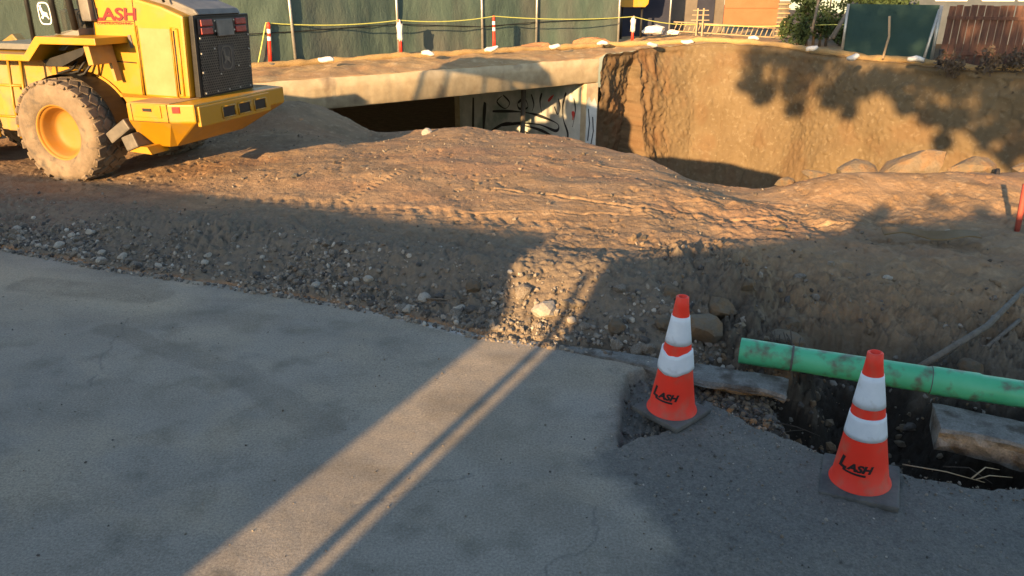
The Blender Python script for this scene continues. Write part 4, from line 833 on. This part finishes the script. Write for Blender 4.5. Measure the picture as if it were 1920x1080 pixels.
# green screen fence
def screen_fence(px_posts, h, scr, label, zb=.6, wid=.045, torn=False, ext=None, cable=True, cat='fence'):
    P_ = [Vector((x, y, zb)) for x, y in px_posts]; f = empty('screen_fence', P_[0], 0, label, cat); o0 = P_[0]
    for p in P_:
        m = MB().tube([p - o0 + Vector((0, -.03, -.1)), p - o0 + Vector((rnd.uniform(-.03, .03), -.03, h))], wid, 8); m.build('fence_post', M['galv'], f)
    vs = []; fs = []; nz_ = 14; c_i = 0; seq = []
    for i in range(len(P_) - 1):
        n_ = max(8, int((P_[i + 1] - P_[i]).length / .12))
        for k in range(n_): seq.append(P_[i].lerp(P_[i + 1], k / n_))
    seq.append(P_[-1]); seq = np.array([q[:] for q in seq]); ss = np.arange(len(seq)) * .12
    rows = []
    for k in range(nz_ + 1):
        z = k / nz_; bl_ = .12 * fbm(ss * .45, z * .8, 160., 3) + .045 * fbm(ss * 1.6 + z, z * 2.0, 161., 3)
        zz_ = h * z + (.05 * fbm(ss * .8, 0, 162., 2) if k == 0 else 0)
        rows.append(np.stack([seq[:, 0] - o0.x, seq[:, 1] - o0.y + bl_ + .05, zz_ + 0 * ss], 1))
    s_ = strip_mesh('fabric_screen', rows, scr); s_.parent = f
    if cable:
        for hz in (.85, h - .1): MB().tube([(p - o0 + Vector((0, -.02, hz + .1 * math.sin(i * 2.1)))) for i, p in enumerate(P_)], .014, 6).build('rail_cable', BK, f)
    return f
screen_fence([(-17, 14.5), (-13.5, 17.5), (-9.9, 20.4), (-6.42, 23.1), (-3.78, 26.1), (-1.06, 28.2), (.92, 29.9), (4.27, 31.7)], 2.9, M['screen'], 'tall green fabric screened fence on grey posts beyond the bridge')
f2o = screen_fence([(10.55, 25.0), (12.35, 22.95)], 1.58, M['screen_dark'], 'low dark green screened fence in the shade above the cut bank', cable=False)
tag(MB().tube([at(1668, 30, 23.7), at(1667, 68, 23.6), at(1655, 110, 23.4)], .035, 6).build('pale_pole', M['lath']), 'thin pale bent pole against the dark green screen', 'pole')
tag(MB().tube([at(1762, 18, 22.6), at(1748, 60, 22.5), at(1730, 118, 22.2)], .04, 6).build('steel_pole', M['galv']), 'grey pole leaning at the right end of the dark green screen', 'pole')
tag(MB().tube([at(1766, 92, 21.9), at(1762, 122, 21.9)], .07, 8).build('black_stub', BK), 'short black stub post by the brown board fence', 'post')
# board fence on the right
bf = empty('board_fence', (12.45, 22.7, .55), 0, 'weathered red-brown board fence in the shade at the far right', 'fence')
a0, a1 = Vector((12.45, 22.7, .55)), Vector((19.5, 18.5, .55)); n_ = 46; m = MB(); u = (a1 - a0) / n_; ang = math.atan2(u.y, u.x)
for i in range(n_):
    c = u * (i + .5); hh = 1.62 + rnd.uniform(-.03, .03); m.box((c.x, c.y + rnd.uniform(-.01, .01), hh / 2), (u.length * .93, .025, hh), (0, rnd.uniform(-.01, .01), ang))
m.build('boards', M['woodred'], bf)
for z in (.35, 1.3): c = (a1 - a0) / 2; MB().box((c.x - .03, c.y - .05, z), ((a1 - a0).length, .05, .09), (0, 0, ang)).build('rail', M['woodred'], bf)
# house behind
hs_ = empty('house', (18.6, 31, .5), R(-8), 'blue-grey house with white window frames behind the fences', 'house')
MB().box((0, 2.5, 2.2), (7.6, 5, 4.4)).build('wall', M['house'], hs_)
MB().prism([(-.4, 4.4), (5.4, 4.4), (2.5, 6.4)], -4.1, 4.1, 'x').build('roof', M['hoodgrey'], hs_)
for x in (-1.5, .2, 1.5, 3.0):
    f_ = MB().box((x, -.03, 2.35), (1.15, .08, 1.35)).build('window', M['white'], hs_); MB().box((x, -.08, 2.35), (.9, .04, 1.1)).build('pane', M['teal'], f_)
# sheds and boards beyond the bank
nf = empty('navy_fence', (4.4, 35, .55), 0, 'dark navy screened fence panel beyond the right end of the green fence', 'fence')
MB().box((1.25, 0, 1.3), (2.7, .05, 2.6)).build('panel', M['navy'], nf)
for x in (0, 2.55): MB().tube([(x, -.06, 0), (x, -.06, 2.7)], .04, 8).build('fence_post', M['galv'], nf)
c = at(1186, -20, 33.5); bo = empty('yellow_hopper', (c.x, 33.5, .58), 0, 'yellow steel hopper on dark legs seen above the delineator', 'hopper')
zb = at(1186, 13, 33.5).z - .58
MB().prism([(-.55, zb + .1), (-.45, zb), (.5, zb), (.62, zb + .12), (.75, zb + 1.1), (-.65, zb + 1.1)], -.45, .45, 'y').build('bin', M['yellow'], bo, bevel=.02)
for x in (-.4, .45): MB().tube([(x, 0, 0), (x, 0, zb)], .05, 8).build('leg', BK, bo)
sh = empty('shed', (at(1300, 0, 37).x, 37, .55), 0, 'dull grey-brown shed wall behind the ladder', 'shed')
MB().box((-.1, 1.5, 1.5), (3.1, 3, 3.0)).build('wall', M['wallgrey'], sh); MB().prism([(-1.85, 3.0), (1.65, 3.0), (-.1, 3.8)], -.2, 3.2, 'y').build('roof', M['hoodgrey'], sh)
MB().box((.6, -.03, 1.0), (.8, .06, 1.95)).build('door', M['navy'], sh)
c = at(1406, 47, 34.5); tb = empty('terracotta_board', (c.x, 34.5, c.z), 0, 'large terracotta coloured board wall standing beyond the cut bank', 'board wall')
MB().box((0, .03, 1.1), (2.35, .06, 2.2)).build('panel', M['terra'], tb); MB().box((0, -.025, .72), (2.35, .05, .05)).build('batten', M['terra'], tb)
for x in (-1.1, 1.1): MB().box((x, .1, .6), (.08, .08, 1.9 + .8)).build('prop', M['wood'], tb)
c0, c1 = at(1262, 58, 33.2), at(1478, 72, 32.0)
la = empty('wooden_ladder', c0, 0, 'pale wooden ladder lying on its side above the cut bank', 'ladder'); dv = c1 - c0
for dz in (0, .36): MB().tube([Vector((0, 0, dz)), dv + Vector((0, 0, dz))], .03, 6).build('side_rail', M['lath'], la)
for k in range(24):
    q = dv * ((k + .5) / 24); MB().tube([q + Vector((-.06, 0, 0)), q + Vector((.06, 0, .36))], .022, 6).build('rung', M['lath'], la)
mk = empty('wooden_marker', G(1309, 76, .62), 0, 'pale wooden double stake marker with thin cross laths', 'marker')
for x in (-.12, .12): MB().box((x, 0, .62), (.06, .03, 1.28)).build('stake', M['lath'], mk)
for z in (1.18, 1.0, .8): MB().box((0, -.03, z), (1.0 - z * .3, .02, .03)).build('lath', M['lath'], mk)
st = empty('lath_stack', at(1463, 72, 31.6), 0, 'upright stack of pale laths beside the terracotta board', 'lath stack')
MB().box((0, .05, .7), (.4, .06, 1.4)).build('back_board', M['wood'], st)
for k in range(8): MB().box((0, -.02, .1 + k * .17), (.5, .05, .05)).build('lath', M['lath'], st)
def lump(name, c, sx, sy, sz, m_, label, cat, seed, kind=None):
    co, fs = stone_data(seed, 3, sharp=.2); co = co * (1 + .25 * fbm(co[:, 0] * 2.5 + seed, co[:, 1] * 2.5, co[:, 2] * 2.5, 4))[:, None]
    o = np_mesh(name, co * (sx, sy, sz), fs, m_, {'red': np.full(len(co), .8), 'dark': np.full(len(co), 0.), 'grey': np.zeros(len(co))}, smooth=False); o.location = c; return tag(o, label, cat, kind=kind)
lump('soil_heap', G(1002, 88, .6), .75, .4, .30, M['dirt'], 'left low reddish soil heap at the foot of the green fence', 'soil heap', 3)
lump('soil_heap', G(1108, 82, .62), .7, .4, .38, M['dirt'], 'right reddish soil heap at the foot of the green fence', 'soil heap', 5)
lump('tarpaulin', at(1228, 58, 32.6), .55, .35, .32, M['bagwhite'], 'crumpled white tarpaulin lying behind the wattle right of the delineator', 'tarpaulin', 8)
lump('rubbish_bag', at(1262, 62, 33.2), .3, .25, .22, M['bagwhite'], 'small white rubbish bag beside the crumpled tarpaulin', 'bag', 9)
for i, (pa, pb_, lb) in enumerate((((1600, 5, 27.5), (1555, 75, 27), 'upper leaning grey plank in front of the dark hedge'), ((1590, 20, 27), (1562, 72, 26.6), 'short leaning grey plank right of the upper one'), ((1582, 72, 26), (1597, 108, 25.6), 'short plank leaning the other way at the end of the green screen'), ((1535, 0, 28.5), (1522, 60, 28.2), 'upright grey trunk-like plank left in the dark hedge'))):
    a, b_ = at(*pa), at(*pb_); tag(MB().tube([a, b_], .055, 5).build('plank', M['wood']), lb, 'plank')

# ------------------------------------------------------------------ vegetation
def leaves(cent, rad, n, size, seed, m_, flat=1., clump=1.0):
    r_ = np.random.RandomState(seed); C_ = np.array(cent, float); Rr = np.array(rad, float); i = r_.randint(0, len(C_), n)
    d = r_.normal(size=(n, 3)); d /= np.linalg.norm(d, axis=1)[:, None]; rr_ = r_.uniform(0, 1, n) ** .45
    p = C_[i] + d * (Rr[i] * rr_)[:, None] * (1, 1, flat)
    keep = fbm(p[:, 0] * clump, p[:, 1] * clump, p[:, 2] * clump, 3) > -.12; p = p[keep]; n = len(p)
    RM = rotmats(n, r_); s_ = size * r_.uniform(.6, 1.4, n)
    q = np.array([(-.5, -1, 0), (.5, -.8, .1), (.4, 1, 0), (-.4, .8, .1)]); V_ = np.einsum('nij,kj->nki', RM, q) * s_[:, None, None] + p[:, None]
    return V_.reshape(-1, 3), np.arange(n * 4).reshape(-1, 4)
def tree(loc, cent, rad, n, label, seed, tr=.22, size=.09, name='broadleaf_tree', clump=.8, hub=.5, limb=.45):
    t = empty(name, loc, 0, label, 'tree'); m = MB(); top = Vector(np.mean(np.array(cent), 0)); m.tube([(0, 0, -.2), (.1, .05, top.z * .35), (top.x * .5, top.y * .5, top.z * .7), tuple(top)], [tr * 1.2, tr, tr * .7, tr * .3], 10, rough=.06)
    for c in cent: m.tube([(top.x * (hub - .2), top.y * (hub - .2), top.z * hub), tuple((Vector(c) + top * hub) / 2 + Vector((0, 0, .15))), tuple(c)], [tr * limb, tr * limb * .5, tr * limb * .2], 5)
    m.build('trunk', M['bark'], t); V_, F_ = leaves(cent, rad, n, size, seed, M['leaf'], clump=clump)
    o = np_mesh('crown', V_, F_, M['leaf'], smooth=False); o.parent = t; return t
sh_ = Vector((math.sin(SUN_AZ), math.cos(SUN_AZ), 0)); ph_ = Vector((math.cos(SUN_AZ), -math.sin(SUN_AZ), 0))
def qs(q, s, z): v = ph_ * q + sh_ * s; return Vector((v.x, v.y, z))
TE = math.tan(SUN_EL)
def hz(s_t, z_t, s_o): return z_t + (s_t - s_o) * TE
def shade(px, py, rp, so):      # a leaf clump at distance so along the sun's path whose shade falls on a given spot of bank or soil
    if py < 290 or px < 1480 and py < 290: Y_ = float(np.interp(px, [1380, 1480, 1520, 1600, 1700, 1800, 1900], [28.2, 27.3, 26.2, 24.0, 22.3, 21.2, 20]))
    else: Y_ = None
    w_ = at(px, py, Y_) if Y_ else G(px, py, .08); zc = w_.y * CT + (CAM_H - w_.z) * ST
    q = w_.x * ph_.x + w_.y * ph_.y; s0 = w_.x * sh_.x + w_.y * sh_.y
    return qs(q, so, w_.z + (s0 - so) * TE), rp / 1400 * zc
base = qs(5.6, -9, 0)
bl_ = [(1415, 112, 36), (1455, 118, 44), (1405, 150, 26), (1432, 176, 26), (1500, 112, 34), (1482, 160, 32), (1540, 125, 34), (1525, 160, 34), (1580, 150, 34), (1565, 190, 26), (1620, 168, 30), (1588, 212, 20), (1495, 205, 22), (1650, 145, 28), (1690, 160, 32), (1735, 135, 36), (1700, 195, 22), (1775, 170, 46), (1745, 215, 26), (1790, 225, 26), (1835, 140, 50), (1855, 205, 42), (1895, 165, 50), (1900, 230, 36), (1838, 262, 24), (1905, 285, 34), (1765, 268, 18), (1910, 100, 50), (1800, 95, 40), (1700, 60, 46), (1640, 60, 46), (1585, 60, 46), (1760, 70, 30), (1890, 30, 50), (1530, 60, 40), (1500, 25, 46), (1560, 10, 50), (1600, 30, 44), (1640, 5, 50), (1500, -30, 60), (1580, -40, 60), (1840, -10, 60), (1720, 20, 50), (1800, 20, 50), (1940, 150, 60), (1960, 240, 60), (1980, 60, 60)]
cr_ = [shade(px, py, rp, -8 - (i % 3) * .5) for i, (px, py, rp) in enumerate(bl_)]
tree(base, [c - base for c, _ in cr_], [r_ for _, r_ in cr_], 30000, 'leafy street tree standing behind the camera and shading the bank', 3, tr=.13, size=.085, clump=1.6, hub=.98, limb=.12)
base = qs(4.6, -7, 0)
bl_ = [(1620, 425, 20), (1655, 400, 14), (1740, 400, 34), (1790, 425, 30), (1850, 430, 46), (1700, 430, 20)]  # sparse unseen clumps added to soften the light on the right soil
cr_ = [shade(px, py, rp, -7) for px, py, rp in bl_]
tree(base, [c - base for c, _ in cr_], [r_ for _, r_ in cr_], 1800, 'small unseen tree added behind the camera to thinly shade the soil', 6, tr=.05, size=.05, name='added_shade_tree', clump=1.5, hub=.98, limb=.12)
hd = empty('hedge', (at(1540, 60, 30).x, 30, .55), 0, 'dark overgrown evergreen hedge between the terracotta board and the green screen', 'hedge')
cs = [(x, y, z) for x, y, z in ((-1.0, 0, .6), (-.6, .4, 1.6), (0, 0, .9), (.3, .3, 2.0), (.9, 0, .7), (1.2, .2, 1.7), (1.9, 0, 1.0), (2.2, .3, 2.0), (-.3, .2, 2.6), (1.5, .3, 2.7), (2.8, 0, 1.6), (3.2, 0, .8))]
V_, F_ = leaves(cs, [.62] * len(cs), 20000, .06, 12, M['leaf'], clump=1.5); o = np_mesh('foliage', V_, F_, M['leaf'], smooth=False); o.parent = hd
m = MB()
for c in cs: m.tube([(c[0] * .8, 0, -.1), (c[0], c[1], c[2])], [.06, .02], 6)
m.build('stems', M['bark'], hd)
bp2 = empty('brush_pile', (13.2, 20.6, .5), 0, 'dark pile of brush and debris at the far right bank top', 'brush pile')
cs = [(-1.2, .6, .2), (-.5, .3, .3), (.2, 0, .3), (.9, -.4, .35), (1.6, -.9, .3), (2.3, -1.6, .3), (.3, -.2, -.2), (1.0, -.8, -.2)]
V_, F_ = leaves(cs, [.42] * len(cs), 3500, .05, 14, M['bark'], clump=2); o = np_mesh('brush', V_, F_, M['bark'], smooth=False); o.parent = bp2
# ------------------------------------------------------------------ right foreground bits
def gz(v, dz=0): return Vector((v.x, v.y, float(height_at(v.x, v.y)[0]) + dz))
tag(MB().tube([(3.02, 5.02, -.10), at(1850, 612, 5.55), at(1935, 528, 6.3)], [.026, .026, .022], 8).build('timber_pole', M['wood']), 'long grey pole leaning into the trench at the right', 'pole')
tag(MB().tube([at(1850, 652, 5.35), at(1932, 583, 5.9)], .018, 8).build('timber_pole', M['wood']), 'shorter thin grey pole lying beside the long leaning one', 'pole')
a = gz(G(1903, 452, 0)); st = tag(MB().tube([a - Vector((0, 0, .1)), at(1924, 345, a.y + .05)], [.028, .034], 6).build('red_stake', M['stake']), 'faded red stake leaning at the right edge near the boulders', 'stake')
tag(MB().tube([at(1871, 318, 10.2), at(1868, 355, 9.9), at(1882, 392, 9.6), at(1900, 440, 9.2)], [.03, .028, .024, .018], 6, rough=.2).build('twig', M['bark']), 'bent dark twig leaning beside the red stake', 'branch')
c = G(1745, 474, .02); z = float(height_at(c.x, c.y)[0])
m = MB(); r3 = random.Random(3); n = 14; top = []; 
for k in range(n): t = k / (n - 1); top.append((-.62 + 1.15 * t, .03 * math.sin(t * 9)))
vs = [(x, -.07 - .03 * math.sin(x * 8), z_ + .02) for x, z_ in top] + [(x, .09 + .03 * math.sin(x * 5), z_ * .5 + .05) for x, z_ in top]
m.add(vs + [(x, y, z_ - .012) for x, y, z_ in vs], [(k, k + 1, n + k + 1, n + k) for k in range(n - 1)] + [(2 * n + k, 3 * n + k, 3 * n + k + 1, 2 * n + k + 1) for k in range(n - 1)] + [(k, 2 * n + k, 2 * n + k + 1, k + 1) for k in range(n - 1)])
o = m.build('flattened_board', M['card']); o.scale = (.82, .9, 1); o.location = (c.x, c.y, z + .09); o.rotation_euler = (0, 0, R(-12)); tag(o, 'flattened brown warped board lying on the soil right of centre', 'board')
# roots, sticks and wires
def sticks(name, items, r_, m_, label, cat):
    m = MB()
    for it in items: m.tube(it, [r_, r_ * .8, r_ * .4][:len(it)] if len(it) == 3 else r_, 5, rough=.2)
    return tag(m.build(name, m_), label, cat)
r3 = random.Random(9); its = []
for k in range(16):
    x = 2.05 + r3.gauss(0, .10); y = 5.12 + r3.gauss(0, .06); z = float(height_at(x, y + .1)[0]) + .1; dx = r3.uniform(-.1, .12)
    its.append([(x, y + .12, z + r3.uniform(0, .06)), (x + dx * .5, y + .02, z - .06), (x + dx, y - .05, z - r3.uniform(.12, .3))])
sticks('roots', its, .005, M['bark'], 'torn grey roots hanging from the cut soil behind the green pipe', 'roots')['kind'] = 'stuff'
its = []
for k in range(14):
    x = r3.uniform(1.5, 3.1); y = interp(x, [(1.4, 4.3), (1.8, 4.0), (2.3, 3.72), (3.1, 3.5)]) + r3.uniform(.0, .5); z = r3.uniform(-.4, -.05); L_ = r3.uniform(.1, .35); a = r3.uniform(-.8, .4)
    its.append([(x, y, z), (x + L_ * math.cos(a) * .5, y + L_ * math.sin(a) * .5, z + r3.uniform(-.03, .06)), (x + L_ * math.cos(a), y + L_ * math.sin(a), z + r3.uniform(-.08, .03))])
sticks('roots', its, .005, M['bark'], 'thin broken roots sticking out of the dark hole walls under the pipe', 'roots')['kind'] = 'stuff'
its = [[(2.3, 3.70, -.0), (2.5, 3.60, .02), (2.68, 3.52, .005)], [(2.62, 3.55, .01), (2.72, 3.60, .05), (2.82, 3.62, .02)], [(2.64, 3.54, .01), (2.72, 3.55, .03), (2.86, 3.56, .01)]]
sticks('wire', its, .004, M['lath'], 'thin pale bent wire on the near rim of the hole right of the nearer cone', 'wire')
its = [[(-.75, 6.02, .09), (-.45, 5.98, .10), (-.05, 6.05, .11)], [(-.7, 5.95, .08), (-.3, 5.97, .09), (0, 5.98, .09)], [(-.62, 6.08, .1), (-.3, 6.05, .12), (.05, 6.12, .12)]]
sticks('dry_sticks', its, .008, M['root'], 'few thin dry sticks lying left of the pale sunlit rock', 'sticks')

# ------------------------------------------------------------------ unseen blockers added behind the camera to shade the site
def shade_box(corner, ang, L, W, H, label, left=True):  # unseen box added to cast shade over the road and near soil
    c = empty('unseen_shade_box', corner, ang, label, 'shade_box'); s_ = -1 if left else 1
    m = MB(); n = int(L / .14); pr = []
    for i in range(n + 1): x = s_ * L * i / n; pr.append((x, -.02 if i % 4 in (1, 2) and 0 < i < n else 0))
    m.prism(pr + [(s_ * L, -W), (0, -W)], .12, H - .1, 'z'); m.build('walls', M['shade_box'], c)
    MB().box((s_ * L / 2, -W / 2, H - .05), (L, W, .098)).build('roof', M['shade_box'], c); MB().box((s_ * L / 2, -W / 2, .06), (L, W, .118)).build('floor_frame', BK, c); return c
shade_box((-4.86, -2.98, 0), R(-19.3), 12.2, 2.44, 2.86, 'long unseen grey box added behind the camera at left to cast shade')
shade_box((-3.975, -3.19, 0), R(16), 6.8, 2.44, 2.76, 'shorter unseen grey box added behind the camera to cast shade', left=False)
q0 = ph_ * (-2.47 + .275) + sh_ * (-3.2); tag(MB().tube([(q0.x, q0.y, 0), (q0.x, q0.y, 2.3)], .035, 12).build('added_shadow_pole', M['galv']), 'slim unseen pole added between the two shade boxes to cast a thin shadow', 'pole')  # pole added in the gap to draw a thin shadow along the sunlit strip
print('VERTS', sum(len(o.data.vertices) for o in bpy.data.objects if o.type == 'MESH'))
